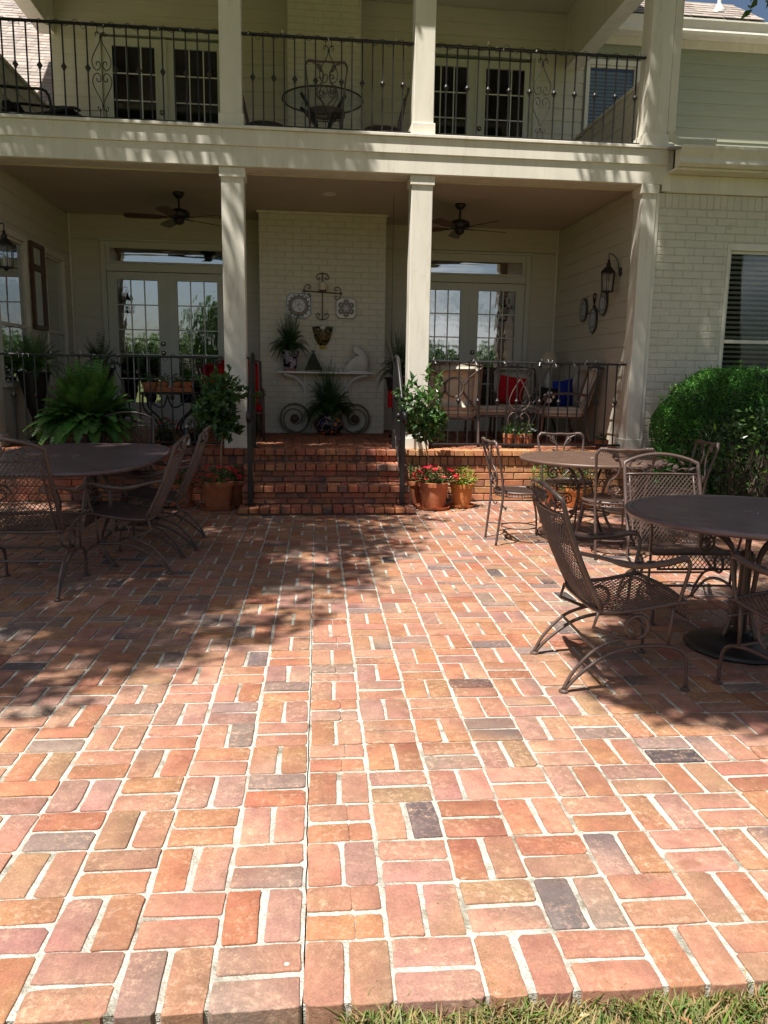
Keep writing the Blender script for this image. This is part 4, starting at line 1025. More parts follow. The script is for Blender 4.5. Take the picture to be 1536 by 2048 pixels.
placed(dc0, True, (1.86, 4.91, 0), R_(1, .02), 'bronze scroll back chair side on, between terracotta pots and brown round table', G2)
placed(dc0, False, (2.50, 5.50, 0), R_(0, -1), 'bronze scroll back chair behind the brown round table, against the brick porch base', G2)
placed(dc0, False, (2.47, 4.40, 0), R_(0.06, 1), 'bronze scroll back chair with its back to us, in front of the brown round table', G2, 1.0)
placed(dc0, False, (3.20, 4.85, 0), R_(-1, .1), 'bronze scroll back chair by the hedge, mostly hidden by a mesh armchair', G2)

def table_mesh(mb, inside, x0, x1, y0, y1, z, pitch, w_, ang):
    # strands of expanded metal clipped to the outline
    for fam in (1, -1):
        n = Vector((math.cos(ang*fam), math.sin(ang*fam))); tt = Vector((-n.y, n.x)); R0 = max(x1-x0, y1-y0)*.75; cx, cy = (x0+x1)/2, (y0+y1)/2
        k = -int(R0/pitch)
        while k*pitch < R0:
            c = Vector((cx, cy))+n*(k*pitch); run = None; st = .03; q = -R0
            while q <= R0+st:
                p = c+tt*q; ins = inside(p.x, p.y) and q <= R0
                if ins and run is None: run = q
                if not ins and run is not None:
                    a, b = c+tt*run, c+tt*(q-st); o = n*(w_/2); zz = z+fam*.0008
                    if (b-a).length > .02:
                        mb.add([(a.x-o.x,a.y-o.y,zz+.001),(b.x-o.x,b.y-o.y,zz+.001),(b.x+o.x,b.y+o.y,zz+.001),(a.x+o.x,a.y+o.y,zz+.001),(a.x-o.x,a.y-o.y,zz-.002),(b.x-o.x,b.y-o.y,zz-.002),(b.x+o.x,b.y+o.y,zz-.002),(a.x+o.x,a.y+o.y,zz-.002)], [(0,1,2,3),(7,6,5,4),(0,4,5,1),(2,6,7,3)])
                    run = None
                q += st
            k += 1
def outline_pts(f, n=64): return [f(2*PI*k/n) for k in range(n)]
def table(name, label, loc, rx, ry, pw, topmat, style):
    t = thing(name, label, 'table', loc)
    def ol(a):
        c, s = math.cos(a), math.sin(a); return (rx*math.copysign(abs(c)**(2/pw), c), ry*math.copysign(abs(s)**(2/pw), s), .72)
    inside = lambda x, y: (abs(x)/(rx-.02))**pw + (abs(y)/(ry-.02))**pw < 1 and math.hypot(x, y) > .028
    m = MB(); table_mesh(m, inside, -rx, rx, -ry, ry, .7195, .0135, .0088, .52); m.build('mesh_top', topmat, t)
    r = MB(); P = outline_pts(ol, 80)
    n = len(P); V = []; F = []
    prof = [(-.022,.0), (-.006,.004), (.004,.0), (.006,-.012), (.0,-.026), (-.012,-.028)]
    for (x, y, z) in P:
        d = Vector((x/rx**1, y/ry**1, 0)).normalized()
        for (o, h) in prof: V.append((x+d.x*o, y+d.y*o, z+h))
    q = len(prof)
    for i in range(n):
        j = (i+1) % n
        for k in range(q-1): F.append((i*q+k, j*q+k, j*q+k+1, i*q+k+1))
    r.add(V, F); r.build('rim', topmat, t, smooth=True)
    h = MB(); h.tube([(.03*math.cos(a), .03*math.sin(a), .721) for a in [2*PI*k/16 for k in range(16)]], .006, n=6, closed=True); h.build('umbrella_hole_ring', topmat, t)
    if style == 'pedestal':
        p = MB()
        for k in range(6):
            a = 2*PI*k/6; c, s = math.cos(a), math.sin(a)
            p.tube(catmull([(c*.36,s*.36,.69),(c*.22,s*.22,.64),(c*.09,s*.09,.54),(c*.06,s*.06,.40),(c*.05,s*.05,.2),(c*.09,s*.09,.06)], 5), .011, n=6)
            p.tube(spiral((c*.23,s*.23,.56), .05, .014, PI/2, PI/2+PI*3, 22, (Vector((c,s,0)), Vector((0,0,1)))), .007, n=5)
        p.lathe([(.03,.05),(.03,.2),(.045,.24),(.03,.28),(.03,.45),(.05,.48),(.03,.52)], 14); p.tube([(.36*math.cos(a), .36*math.sin(a), .69) for a in [2*PI*k/30 for k in range(30)]], .008, n=5, closed=True)
        p.build('pedestal', M['bronze'], t, smooth=True)
        b = MB(); b.lathe([(.27,0),(.275,.012),(.25,.03),(.18,.045),(.09,.06),(.06,.09)], 32); bb = b.build('base', M['iron'], t, smooth=True)
        s = MB(); rr = random.Random(2)
        for k in range(70):
            a = rr.random()*6.28; q = math.sqrt(rr.uniform(.12, .95))*.255; s.ball((q*math.cos(a), q*math.sin(a), .05-.12*q), rr.uniform(.012, .02), 7, 4, sc=(1,1,.45))
        s.build('cobbled_relief', M['iron'], bb)
    elif style == 'scroll':
        for k in range(4):
            a = PI/4+PI/2*k; c, s = math.cos(a), math.sin(a); ax = (Vector((c,s,0)), Vector((0,0,1))); L = MB()
            L.tube(catmull([(c*.40,s*.40,.69),(c*.28,s*.28,.66),(c*.16,s*.16,.56),(c*.11,s*.11,.40),(c*.15,s*.15,.22),(c*.25,s*.25,.08),(c*.30,s*.30,.012)], 6), .013, n=6)
            L.tube(spiral((c*.36,s*.36,.56), .07, .012, PI, PI-PI*3.6, 30, ax), .007, n=5); L.tube(spiral((c*.21,s*.21,.34), .055, .012, 0, PI*3.2, 26, ax), .006, n=5)
            L.tube(catmull([(c*.36,s*.36,.49),(c*.30,s*.30,.47),(c*.24,s*.24,.50),(c*.17,s*.17,.47)], 4), .006, n=5)
            q = L.build('leg', M['bronze'], t, smooth=True); MB().lathe([(.02,0),(.02,.008),(.01,.014)], 9, (c*.30, s*.30, 0)).build('foot', M['bronze'], q)
        g = MB(); g.tube([(.17*math.cos(a), .17*math.sin(a), .24) for a in [2*PI*k/24 for k in range(24)]], .008, n=5, closed=True); g.lathe([(.42,.684),(.42,.694),(.405,.694),(.405,.684)], 32); g.build('ring_brace', M['bronze'], t)
    else:
        for sx in (-1, 1):
            for sy in (-1, 1):
                L = MB(); X, Y = sx*rx*.62, sy*ry*.66
                L.tube(catmull([(X*.8,Y*.9,.69),(X,Y,.62),(X*1.05,Y*1.03,.42),(X*.86,Y*.95,.22),(X*.95,Y*1.0,.08),(X*1.12,Y*1.06,.012)], 5), .014, n=6)
                L.tube(spiral((X*.78,Y*.93,.52), .07, .014, 0, PI*3.2, 26), .007, n=5)
                q = L.build('leg', M['bronze'], t, smooth=True); MB().lathe([(.022,0),(.022,.008),(.012,.014)], 9, (X*1.12, Y*1.06, 0)).build('foot', M['bronze'], q)
        g = MB(); g.tube([(-rx*.55,-ry*.62,.69),(rx*.55,-ry*.62,.69),(rx*.55,ry*.62,.69),(-rx*.55,ry*.62,.69)], .012, n=5, closed=True); g.tube([(0,-ry*.6,.26),(0,ry*.6,.26)], .009, n=5); g.build('apron_frame', M['bronze'], t)
    return t
table('round_table', 'dark round mesh table on a pedestal, cut off by the frame', (2.30, 2.19, 0), .615, .615, 2.0, M['tabletop'], 'pedestal')
table('round_table', 'brown round mesh table with scroll legs before the brick porch base', (2.50, 4.93, 0), .615, .615, 2.0, M['tabletop_brown'], 'scroll')
table('oval_table', 'large dark oval mesh table in deep shade before the fern', (-1.80, 4.93, 0), .68, 1.17, 2.9, M['tabletop'], 'legs')

# ------------------------------------------------------------ plants
def rnd_dir(r_):
    while True:
        v = Vector((r_.uniform(-1,1), r_.uniform(-1,1), r_.uniform(-1,1)))
        if .05 < v.length < 1: return v.normalized()
def gcol(r_, lo=.7, hi=1.3):
    f = r_.uniform(lo, hi); return (f*r_.uniform(.85,1.25), f, f*r_.uniform(.7,1.2))
def frond(mb, base, az_, L, rise, droop, pw, npin, r_, col, wid=.5):
    b = Vector(base); d = Vector((math.cos(az_), math.sin(az_), 0)); side = Vector((-d.y, d.x, 0))
    def pt(t): return b + d*(L*(t-.12*t*t)) + Vector((0,0,1))*(rise*t - droop*t*t)
    tw = r_.uniform(-.25,.25)
    rp = [pt(k/7) for k in range(8)]; mb.tube(rp, [.003*(1-.8*k/7)+.0006 for k in range(8)], n=3, cap=False, col=col)
    for k in range(npin):
        t = .08+.92*k/npin; p = pt(t); tg = (pt(min(1,t+.02))-p).normalized(); ln = pw*math.sin(PI*min(1, .12+t*.86))**.7*r_.uniform(.85,1.1)
        nn = side.cross(tg).normalized()
        for s in (-1, 1):
            dd = (side*s*math.cos(tw*s)+tg*.45+nn*(tw*s-.12)).normalized(); q = p+dd*ln; wv = tg*(L/npin*wid)
            mb.add([p-wv*.3, p+wv*.9, q+wv*.25-nn*ln*.12, q-wv*.1-nn*ln*.14], [(0,1,2,3)], tuple(c*r_.uniform(.85,1.15) for c in col))
def fern(name, label, loc, n, L, H, pw, npin, matn, seed, pot=None, zbase=0.0, cat='plant', droopk=1.0, wid=.55):
    r_ = random.Random(seed); t = thing(name, label, cat, loc)
    mb = MB(); mb.c = []
    for k in range(n):
        q = r_.random(); a = r_.random()*6.28; lift = 1-q*.85
        frond(mb, (r_.uniform(-.05,.05), r_.uniform(-.05,.05), zbase), a, L*(.35+.65*q)*r_.uniform(.8,1.1), H*(.45+.75*lift)*r_.uniform(.85,1.1)+.1, H*(.15+.75*q)*droopk+q*.12, pw, npin, r_, gcol(r_, .6, 1.3), wid)
    mb.build('fronds', M[matn], t)
    if pot: pot(t)
    return t
def pot_geo(R0, R1, H, rim=.035, z=0): return MB().lathe([(R0*.96,z),(R0,z+.004),(R1*.965,z+H-rim),(R1*.97,z+H-rim+.002),(R1*1.05,z+H-rim+.004),(R1*1.06,z+H-.004),(R1*1.04,z+H),(R1*.95,z+H),(R1*.9,z+H-.03),(0,z+H-.035)], 28)
def flowers(mb, c, r_, size, col):
    for k in range(5):
        a = 2*PI*k/5+r_.random(); d = Vector((math.cos(a), math.sin(a), r_.uniform(.1,.8)))
        mb.leaf(c, d, (0,0,1), size, size*.95, .15, .1, tuple(x*r_.uniform(.8,1.2) for x in col))
def bush(mb, c, rx, ry, rz, n, L, W, r_, shell=.55, lo=.6, hi=1.35, upb=.35):
    for k in range(n):
        d = rnd_dir(r_); q = shell+(1-shell)*r_.random()**.6
        p = Vector((c[0]+d.x*rx*q, c[1]+d.y*ry*q, c[2]+d.z*rz*q))
        dd = (d*.8+rnd_dir(r_)*.75+Vector((0,0,upb))).normalized(); mb.leaf(p, dd, (d+rnd_dir(r_)*.5+Vector((0,0,.6))), L*r_.uniform(.6,1.25), W*r_.uniform(.7,1.2), .25, r_.uniform(0,.35), gcol(r_, lo, hi))
def flower_pot(name, label, loc, R0, R1, H, matp, leafm, nl, nf, spread, seed, col=(.85,.035,.08), saucer=True, hgt=.13, flsize=.033):
    r_ = random.Random(seed); t = thing(name, label, 'potted plant', loc)
    z = .022 if saucer else 0
    pot_geo(R0, R1, H, .05, z).build('pot', matp, t, smooth=False)
    if saucer: MB().lathe([(R0*1.15,0),(R0*1.38,.006),(R0*1.46,.032),(R0*1.40,.032),(R0*1.30,.014),(0,.014)], 28).build('saucer', matp, t)
    MB().lathe([(R1*.9,z+H-.04),(R1*.5,z+H-.02),(0,z+H-.02)], 16).build('potting_soil', M['soil'], t)
    mb = MB(); mb.c = []
    bush(mb, (0,0,z+H+hgt*.3), R1*spread, R1*spread, hgt, nl, .035, .022, r_, .25)
    for k in range(30):
        a = r_.random()*6.28; q = r_.random()*R1*.6; mb.tube([(q*.4*math.cos(a), q*.4*math.sin(a), z+H-.03), (q*1.4*math.cos(a), q*1.4*math.sin(a), z+H+hgt*r_.uniform(.3,.9))], .0018, n=3, cap=False, col=(.8,.9,.6))
    mb.build('foliage', M[leafm], t)
    if nf:
        fm = MB(); fm.c = []
        for k in range(nf):
            d = rnd_dir(r_); d.z = abs(d.z)*.8-.1; d.y -= .25
            c = Vector((d.x*R1*spread*1.05, d.y*R1*spread*1.05, z+H+hgt*.35+d.z*hgt)); flowers(fm, c, r_, flsize*r_.uniform(.7,1.2), col)
        fm.build('blossoms', M['petal'], t)
    return t
def standard(name, label, loc, crown, r_x, r_z, n, seed, R0=.13, R1=.165, H=.27, matp=None, lean=0.0):
    r_ = random.Random(seed); t = thing(name, label, 'tree', loc); matp = matp or M['terra']
    pot_geo(R0, R1, H, .05, .022).build('pot', matp, t); MB().lathe([(R0*1.15,0),(R0*1.38,.006),(R0*1.46,.032),(R0*1.40,.032),(R0*1.30,.014),(0,.014)], 28).build('saucer', matp, t)
    MB().lathe([(R1*.9,H-.02),(R1*.5,H),(0,H)], 16).build('potting_soil', M['soil'], t)
    cx, cz = crown[0], crown[1]
    st = MB(); st.tube(catmull([(0,0,H-.02),(cx*.3+.008,0,H+.15),(cx*.6-.006,0,(H+cz)/2),(cx,0,cz-.1),(cx,0,cz+.1)], 4), .0085, n=6)
    for k in range(26):
        d = rnd_dir(r_); d.z = d.z*.7+.25; st.tube([(cx, 0, cz-.12+.14*r_.random()), (cx+d.x*r_x*.5, d.y*r_x*.5, cz+d.z*r_z*.45), (cx+d.x*r_x*.85, d.y*r_x*.85, cz+d.z*r_z*.85)], [.005,.0035,.002], n=4, cap=False)
    st.build('stem', M['stem'], t)
    mb = MB(); mb.c = []
    for q in range(9):
        d = rnd_dir(r_); bush(mb, (cx+d.x*r_x*.55, d.y*r_x*.5, cz+d.z*r_z*.55), r_x*r_.uniform(.38,.58), r_x*.45, r_z*r_.uniform(.36,.55), n//9, .09, .054, r_, .25, .5, 1.35)
    for k in range(9):
        d = rnd_dir(r_); d.z = abs(d.z)*1.1+.15
        for q in range(8): mb.leaf((cx+d.x*r_x*(.9+q*.05), d.y*r_x*.9, cz+d.z*r_z*(.72+q*.055)), (d*.6+rnd_dir(r_)*.9), (0,0,1), .075, .046, .25, .15, gcol(r_, .8, 1.4))
    mb.build('crown', M['leaf_glossy'], t)
    rf_ = MB(); rf_.c = []; ff = MB(); ff.c = []
    bush(rf_, (0,0,H+.06), R1*1.25, R1*1.25, .10, 420, .032, .018, r_, .2)
    for k in range(34):
        d = rnd_dir(r_); d.z = abs(d.z)*1.0-.1; d.y -= .45; flowers(ff, Vector((d.x*R1*1.45, d.y*R1*1.35, H+.075+d.z*.13)), r_, .037*r_.uniform(.75,1.15), (.85,.035,.08))
    rf_.build('foliage', M['leaf_glossy'], t); ff.build('blossoms', M['petal'], t)
    return t
standard('standard_tree', 'sunlit potted standard tree with red flowers, by the column beside the bright clay pot', (1.405, 6.60, 0), (-.13, 1.04), .29, .33, 640, 3)
standard('standard_tree', 'shaded potted standard tree with pink flowers beside the stair handrail', (-.865, 6.64, 0), (.09, 1.06), .31, .34, 860, 4)
flower_pot('flower_pot', 'bright orange clay pot of lime green leaves with a few dark red blooms', (1.74, 6.70, 0), .095, .125, .24, M['terra_bright'], 'leaf_lime', 420, 5, 1.35, 5, (.35,.01,.03))
flower_pot('flower_pot', 'clay pot of red flowers behind the side-on armchair, against the porch base', (-1.25, 6.80, 0), .09, .115, .22, M['terra'], 'leaf_glossy', 300, 14, 1.4, 6)
flower_pot('flower_pot', 'brown clay pot half hidden behind the sunlit standard tree', (1.245, 6.86, 0), .10, .13, .25, M['terra'], 'leaf_glossy', 160, 0, 1.1, 7)
flower_pot('flower_pot', 'clay pot half hidden between the shaded standard tree and the steps', (-.70, 6.86, 0), .10, .13, .25, M['terra'], 'leaf_glossy', 160, 3, 1.1, 8)
flower_pot('flower_pot', 'low clay pot of green leaves under the brown round table by the porch base', (3.05, 6.70, 0), .11, .15, .2, M['terra_bright'], 'leaf_glossy', 420, 0, 1.6, 9, hgt=.2)
flower_pot('flower_pot', 'clay pot with leafy green plant behind the brown round table legs', (2.72, 6.80, 0), .10, .13, .2, M['terra'], 'leaf_fern', 320, 0, 1.5, 19, hgt=.22)
for k, (x, lab) in enumerate(((-1.52, 'dark pot of red geraniums behind the porch rail, nearer the fern'), (-1.17, 'dark pot of red geraniums behind the porch rail, nearer the column'))):
    flower_pot('geranium_pot', lab, (x, 7.55, FZ), .07, .09, .14, M['iron'], 'leaf_glossy', 170, 9, 1.5, 30+k, (.7,.02,.03), False, .16, .035)
# big light green fern in a tall urn
def urn(h):
    def f(t): MB().lathe([(.12,0),(.12,.03),(.05,.06),(.045,h*.35),(.09,h*.5),(.17,h-.03),(.19,h-.02),(.19,h),(.15,h),(.13,h-.05),(0,h-.05)], 24).build('urn', M['iron'], t, smooth=False)
    return f
fern('potted_fern', 'huge bright green fern in front of the porch rail behind the oval table', (-2.17, 6.82, 0), 460, .68, .60, .085, 20, 'leaf_fern', 12, urn(.78), .76, 'fern', .78, 1.0)
fern('potted_fern', 'green fern on the porch under the side windows', (-3.0, 7.75, FZ), 80, .42, .42, .06, 18, 'leaf_fern', 13, urn(.80), .78, 'fern', .8)
def plain_pot(R0, R1, H, m, z=0):
    def f(t): pot_geo(R0, R1, H, .03, z).build('pot', m, t)
    return f
fern('potted_plant', 'dark leafy plant in front of the French door casing, behind the big fern', (-2.5, 8.7, FZ), 40, .34, .36, .06, 12, 'leaf_darkfern', 14, urn(.86), .84, 'plant', .9)
fern('potted_fern', 'dark fern on a stand half hidden behind the sunlit column', (1.30, 8.95, FZ), 75, .34, .62, .05, 20, 'leaf_darkfern', 15, urn(.80), .78, 'fern', .9)

# ------------------------------------------------------------ chimney wall: shelf, pots, ornaments
shf = thing('wall_shelf', 'white painted shelf on curved brackets on the brick chimney', 'shelf', (.345, YC, 1.42))
MB().bbox(-.315, 1.01, YC-.24, YC-.004, 1.418, 1.446, .006).build('board', M['white'], shf, rel=(.345, YC, 1.42))
for s, x in ((1, -.13), (-1, .82)):
    b = MB(); prf = []
    pts = catmull([(x-s*.10+s*.0, YC-.20, 1.405), (x+s*.06, YC-.12, 1.36), (x+s*.16, YC-.06, 1.25), (x+s*.19, YC-.025, 1.14)], 6)
    b.tube(pts, .017, n=6); b.bbox(x-s*.0+min(0,s*.2), x+max(0,s*.2), YC-.02, YC-.004, 1.12, 1.416, .003) if False else None
    b.tube([(x+s*.19, YC-.02, 1.12), (x+s*.19, YC-.02, 1.416)], .012, n=4)
    b.build('bracket', M['white'], shf, rel=(.345, YC, 1.42))
ZS = 1.447
fern('potted_fern', 'dark fern in a blue and white painted pot on the white shelf', (-.145, YC-.14, ZS), 95, .36, .46, .042, 20, 'leaf_darkfern', 16,
     lambda t: (MB().lathe([(.085,0),(.09,.02),(.09,.022)], 20).build('pot_foot', M['terra'], t), MB().lathe([(.088,.022),(.095,.06),(.105,.16),(.13,.26),(.128,.275),(.11,.27),(0,.25)], 24).build('pot', M['tal2'], t, smooth=True)), .26, 'fern')
bt = thing('pyramid_bottle', 'dark green pyramid shaped bottle with wire loop on the white shelf', 'bottle', (.175, YC-.12, ZS))
MB().lathe([(.17,0),(.172,.02),(.03,.24),(.026,.262),(.036,.266),(.036,.285),(0,.285)], 4).build('body', M['greenglass'], bt).rotation_euler = (0,0,PI/4)
MB().tube(catmull([(.0,0,.28),(.03,0,.32),(.035,0,.36),(.01,0,.39),(-.02,0,.41)], 4), .003, n=4).build('wire_loop', M['bronze'], bt)
sp = thing('shell_sculpture', 'white hooked shell-like sculpture on the white shelf', 'sculpture', (.80, YC-.12, ZS))
out = [(-.19,.0),(-.185,.06),(-.165,.115),(-.11,.165),(-.055,.20),(-.02,.245),(-.03,.285),(-.075,.30),(-.095,.33),(-.085,.36),(-.045,.375),(.02,.345),(.09,.29),(.135,.215),(.15,.13),(.135,.05),(.115,.0)]
def blob(out, d):
    mb = MB(); n = len(out); cx = sum(p[0] for p in out)/n; cz = sum(p[1] for p in out)/n; V = []; F = []
    Q = catmull([(p[0],0,p[1]) for p in out], 3, True); n = len(Q)
    rings = [(-1,.0),(-.95,.45),(-.75,.78),(-.35,.96),(0,1),(.35,.96),(.75,.78),(1,.3)]
    for (yy, k) in rings:
        for q in Q: V.append((cx+(q.x-cx)*(.35+.65*k), yy*d, max(0, cz+(q.z-cz)*(.35+.65*k)) if q.z > .004 else 0))
    for r_ in range(len(rings)-1):
        for k in range(n): l = (k+1) % n; F.append((r_*n+k, r_*n+l, (r_+1)*n+l, (r_+1)*n+k))
    F.append(tuple(range(n))[::-1]); F.append(tuple((len(rings)-1)*n+k for k in range(n))); return mb.add(V, F)
blob(out, .065).build('shell', M['ceramic'], sp, smooth=True)
MB().bbox(-.14, .13, -.075, .075, .0, .016, .004).build('plinth', M['white'], sp)
sm = thing('shell_ornament', 'small white shell ornament on the shelf beside the large sculpture', 'ornament', (.545, YC-.16, ZS))
MB().ball((0,0,.022), .024, 8, 6, sc=(1.3,.9,.9)).ball((.03,0,.016), .016, 8, 5).build('shell', M['ceramic'], sm, smooth=True)
# big painted pot with fern, and scroll stand
fern('potted_fern', 'dark fern in an orange and blue painted round pot on the porch floor', (.385, YC-.30, FZ), 130, .47, .66, .055, 22, 'leaf_darkfern', 17,
     lambda t: MB().lathe([(.10,0),(.15,.03),(.205,.10),(.215,.155),(.19,.215),(.14,.25),(.15,.27),(.13,.272),(0,.25)], 28).build('pot', M['tal1'], t, smooth=True), .25, 'fern', .85)
def ring_scroll(label, x, s):
    t = thing('scroll_ornament', label, 'ornament', (x, YC-.07, FZ)); mb = MB()
    mb.tube([(.20*math.cos(a), 0, .21+.20*math.sin(a)) for a in [2*PI*k/40 for k in range(40)]], .015, n=7, closed=True)
    mb.tube(spiral((0,-.01,.21), .182, .045, -PI/2, -PI/2+s*PI*2.6, 50), .011, n=6); mb.build('ring', M['weathered'], t, smooth=True)
    rr = MB(); rr.lathe([(.055,-.02),(.06,0),(.045,.018),(.02,.026),(0,.024)], 14, (0,-.01,.21), axis='y')
    for k in range(6): rr.ball((.035*math.cos(k*1.05), -.025, .21+.035*math.sin(k*1.05)), .02, 7, 4)
    rr.build('rosette', M['bronze'], t, smooth=True)
ring_scroll('pale metal scroll ring with dark rosette, beside the column with red cushions', -.085, -1)
ring_scroll('pale metal scroll ring with dark rosette, beside the sunlit column', .765, 1)
# iron cross with candle
cr = thing('iron_cross', 'wrought iron scroll cross hanging on the brick chimney', 'cross', (.303, YC-.02, 2.45)); mb = MB(); y = YC-.025; o = (.303, YC-.02, 2.45)
mb.tube([(.303,y,2.77),(.303,y,2.165)], .008, n=5); mb.tube([(.06,y,2.535),(.55,y,2.515)], .008, n=5)
ax = (Vector((1,0,0)), Vector((0,0,1)))
for s in (-1, 1):
    mb.tube(catmull([(.303,y,2.765),(.303+s*.03,y,2.775),(.303+s*.07,y,2.755),(.303+s*.085,y,2.715),(.303+s*.065,y,2.69),(.303+s*.04,y,2.70),(.303+s*.045,y,2.725)], 4), .006, n=5)
    mb.tube(catmull([(.303,y,2.165),(.303+s*.03,y,2.16),(.303+s*.07,y,2.18),(.303+s*.085,y,2.22),(.303+s*.065,y,2.24),(.303+s*.04,y,2.23),(.303+s*.045,y,2.205)], 4), .006, n=5)
    for e, zc in ((-1, 2.535), (1, 2.515)):
        x = .303+e*.245
        mb.tube(catmull([(x,y,zc),(x+e*.008,y,zc+s*.03),(x-e*.015,y,zc+s*.075),(x-e*.055,y,zc+s*.085),(x-e*.08,y,zc+s*.06),(x-e*.065,y,zc+s*.035),(x-e*.045,y,zc+s*.045)], 4), .006, n=5)
for e, zc in ((-1, 2.535), (1, 2.515)): mb.ball((.303+e*.255, y, zc), .016, 8, 5)
mb.ball((.303,y,2.775), .014, 8, 5); mb.ball((.303,y,2.16), .014, 8, 5); mb.build('cross_bars', M['bronze'], cr, rel=o)
MB().lathe([(.05,0),(.055,.006),(.05,.012),(0,.012)], 18, (.303, YC-.075, 2.535)).tube([(.303,YC-.075,2.537),(.303,YC-.025,2.532)], .007, n=4).build('candle_cup', M['bronze'], cr, rel=o)
cd = thing('candle', 'ivory pillar candle on the iron cross', 'candle', (.303, YC-.075, 2.548)); MB().lathe([(.047,0),(.048,.09),(.042,.10),(.02,.097),(0,.095)], 20).tube([(0,0,.095),(.002,0,.112)], .0015, n=4).build('wax_pillar', M['wax'], cd, smooth=False)
# plates
def octo(r, cut=.30):
    k = r*(1-cut)
    return [(-k,-r),(k,-r),(r,-k),(r,k),(k,r),(-k,r),(-r,k),(-r,-k)]
def plate(label, c, r, style, turn=0.0, name='wall_plate'):
    t = thing(name, label, 'plate', c); mb = MB(); mb.c = []
    W = (.66,.63,.58); B = (.05,.09,.32); G = (.22,.13,.04); K = (.03,.02,.02)
    mb.prism(octo(r), .0, .012, 'xz', .02, K if style else B); d = -.002
    mb.prism(octo(r*.965), -.006, .004, 'xz', .02, W)
    rr = random.Random(4)
    if style == 0:
        for k in range(16):
            a = 2*PI*k/16; mb.ball((r*.9*math.cos(a), -.006, r*.9*math.sin(a)), r*.075, 6, 4, col=(.08,.14,.42), sc=(1,.2,1))
        for (q, c_) in ((.84,K),(.81,(.13,.075,.025)),(.70,(.26,.16,.05)),(.60,K),(.56,(.35,.38,.55)),(.50,W)): d -= .0018; mb.lathe([(r*q, .001),(r*q,.003),(0,.003)], 30, (0, -.006+d, 0), axis='y', col=c_)
        for k in range(26):
            a = rr.random()*6.28; q = rr.random()*.42; mb.ball((r*q*math.cos(a), -.026, r*q*math.sin(a)), r*.06, 6, 3, col=rr.choice([(.14,.2,.45),(.2,.26,.5),(.45,.47,.6)]), sc=(1.3,.12,.6))
    else:
        for k in range(6):
            a = 2*PI*k/6+PI/6; cx_, cz_ = r*.58*math.cos(a), r*.58*math.sin(a)
            for (q, c_, dd) in ((.29,K,.008),(.245,(.22,.13,.06),.0095),(.18,K,.011),(.12,(.33,.25,.18),.0125)): mb.lathe([(r*q,.001),(r*q,.002),(0,.002)], 18, (cx_, -dd, cz_), axis='y', col=c_)
        for (q, c_, dd) in ((.33,K,.009),(.30,(.45,.38,.36),.0105),(.2,(.2,.13,.1),.012),(.16,(.5,.44,.4),.0135)): mb.lathe([(r*q,.001),(r*q,.002),(0,.002)], 20, (0, -dd, 0), axis='y', col=c_)
    mb.build('plate', M['glaze'], t); return t
plate('octagonal plate with blue rim and gold ring on the brick chimney', (-.025, YC-.022, 2.335), .165, 0)
plate('octagonal plate with six dark rosettes on the brick chimney', (.63, YC-.022, 2.316), .14, 1)
wp = thing('wall_pocket', 'yellow and black painted wall pocket planter below the iron cross', 'planter', (.305, YC-.004, 1.90))
mb = MB(); mb.lathe([(.0,-.14),(.035,-.135),(.05,-.11),(.04,-.095),(.075,-.07),(.11,0),(.135,.09),(.15,.155),(.14,.16),(.1,.15)], 18, half=True, squash=.75); mb.build('basin', M['tal3'], wp, smooth=True)
mb = MB(); mb.lathe([(.0,-.145),(.036,-.138),(.052,-.112),(.042,-.096)], 16, half=True, squash=.78); mb.build('tip', mat('yellow_glaze', (.5,.36,.05), .25), wp, smooth=True)
MB().ball((0,-.09,.145), .045, 10, 6, sc=(1.1,.8,.7)).build('white_filling', M['ceramic'], wp, smooth=True)

# ------------------------------------------------------------ lanterns, wall decor, fans
def lantern(label, loc, out):
    # out: unit vector away from the wall
    o = Vector(out); t = thing('wall_lantern', label, 'lantern', loc); c = o*.145
    MB().lathe([(.05,0),(.055,.01),(.03,.02)], 12, (0,0,.0), axis='x' if abs(o.x) > .5 else 'y').tube(catmull([o*.01+Vector((0,0,.0)), o*.04+Vector((0,0,.13)), o*.10+Vector((0,0,.195)), c+Vector((0,0,.20)), c+Vector((0,0,.13))], 6), .006, n=6).build('bracket', M['iron'], t)
    m = MB(); m.lathe([(.008,.14),(.02,.125),(.012,.11),(.03,.09),(.028,.06),(.05,.04),(.085,.0),(.095,-.015),(.088,-.02),(0,-.018)], 6, tuple(c)); m.build('roof', M['iron'], t)
    f = MB()
    for k in range(6):
        a = 2*PI*k/6; f.tube([c+Vector((.083*math.cos(a),.083*math.sin(a),-.02)), c+Vector((.07*math.cos(a),.07*math.sin(a),-.24))], .005, n=4)
    f.lathe([(.075,-.245),(.08,-.235),(.07,-.23),(.0,-.23)], 6, tuple(c)); f.lathe([(.0,-.285),(.012,-.27),(.03,-.25),(.03,-.245)], 8, tuple(c)); f.build('cage', M['iron'], t)
    g_ = MB(); V = []; F = []
    for k in range(6):
        a = 2*PI*k/6; V += [c+Vector((.08*math.cos(a),.08*math.sin(a),-.02)), c+Vector((.068*math.cos(a),.068*math.sin(a),-.235))]
    for k in range(6): l = (k+1) % 6; F.append((2*k,2*l,2*l+1,2*k+1))
    g_.add(V, F); g_.build('glass', M['clear'], t)
    s = MB()
    for k in range(3):
        a = 2*PI*k/3; p = c+Vector((.022*math.cos(a), .022*math.sin(a), -.23)); s.lathe([(.009,0),(.009,.08),(.006,.085),(.011,.10),(.003,.125)], 8, tuple(p))
    s.build('candle_bulbs', M['ceramic'], t)
lantern('black six sided wall lantern on the siding beside the corner post', (XR-.02, 7.86, 2.68), (-1,0,0))
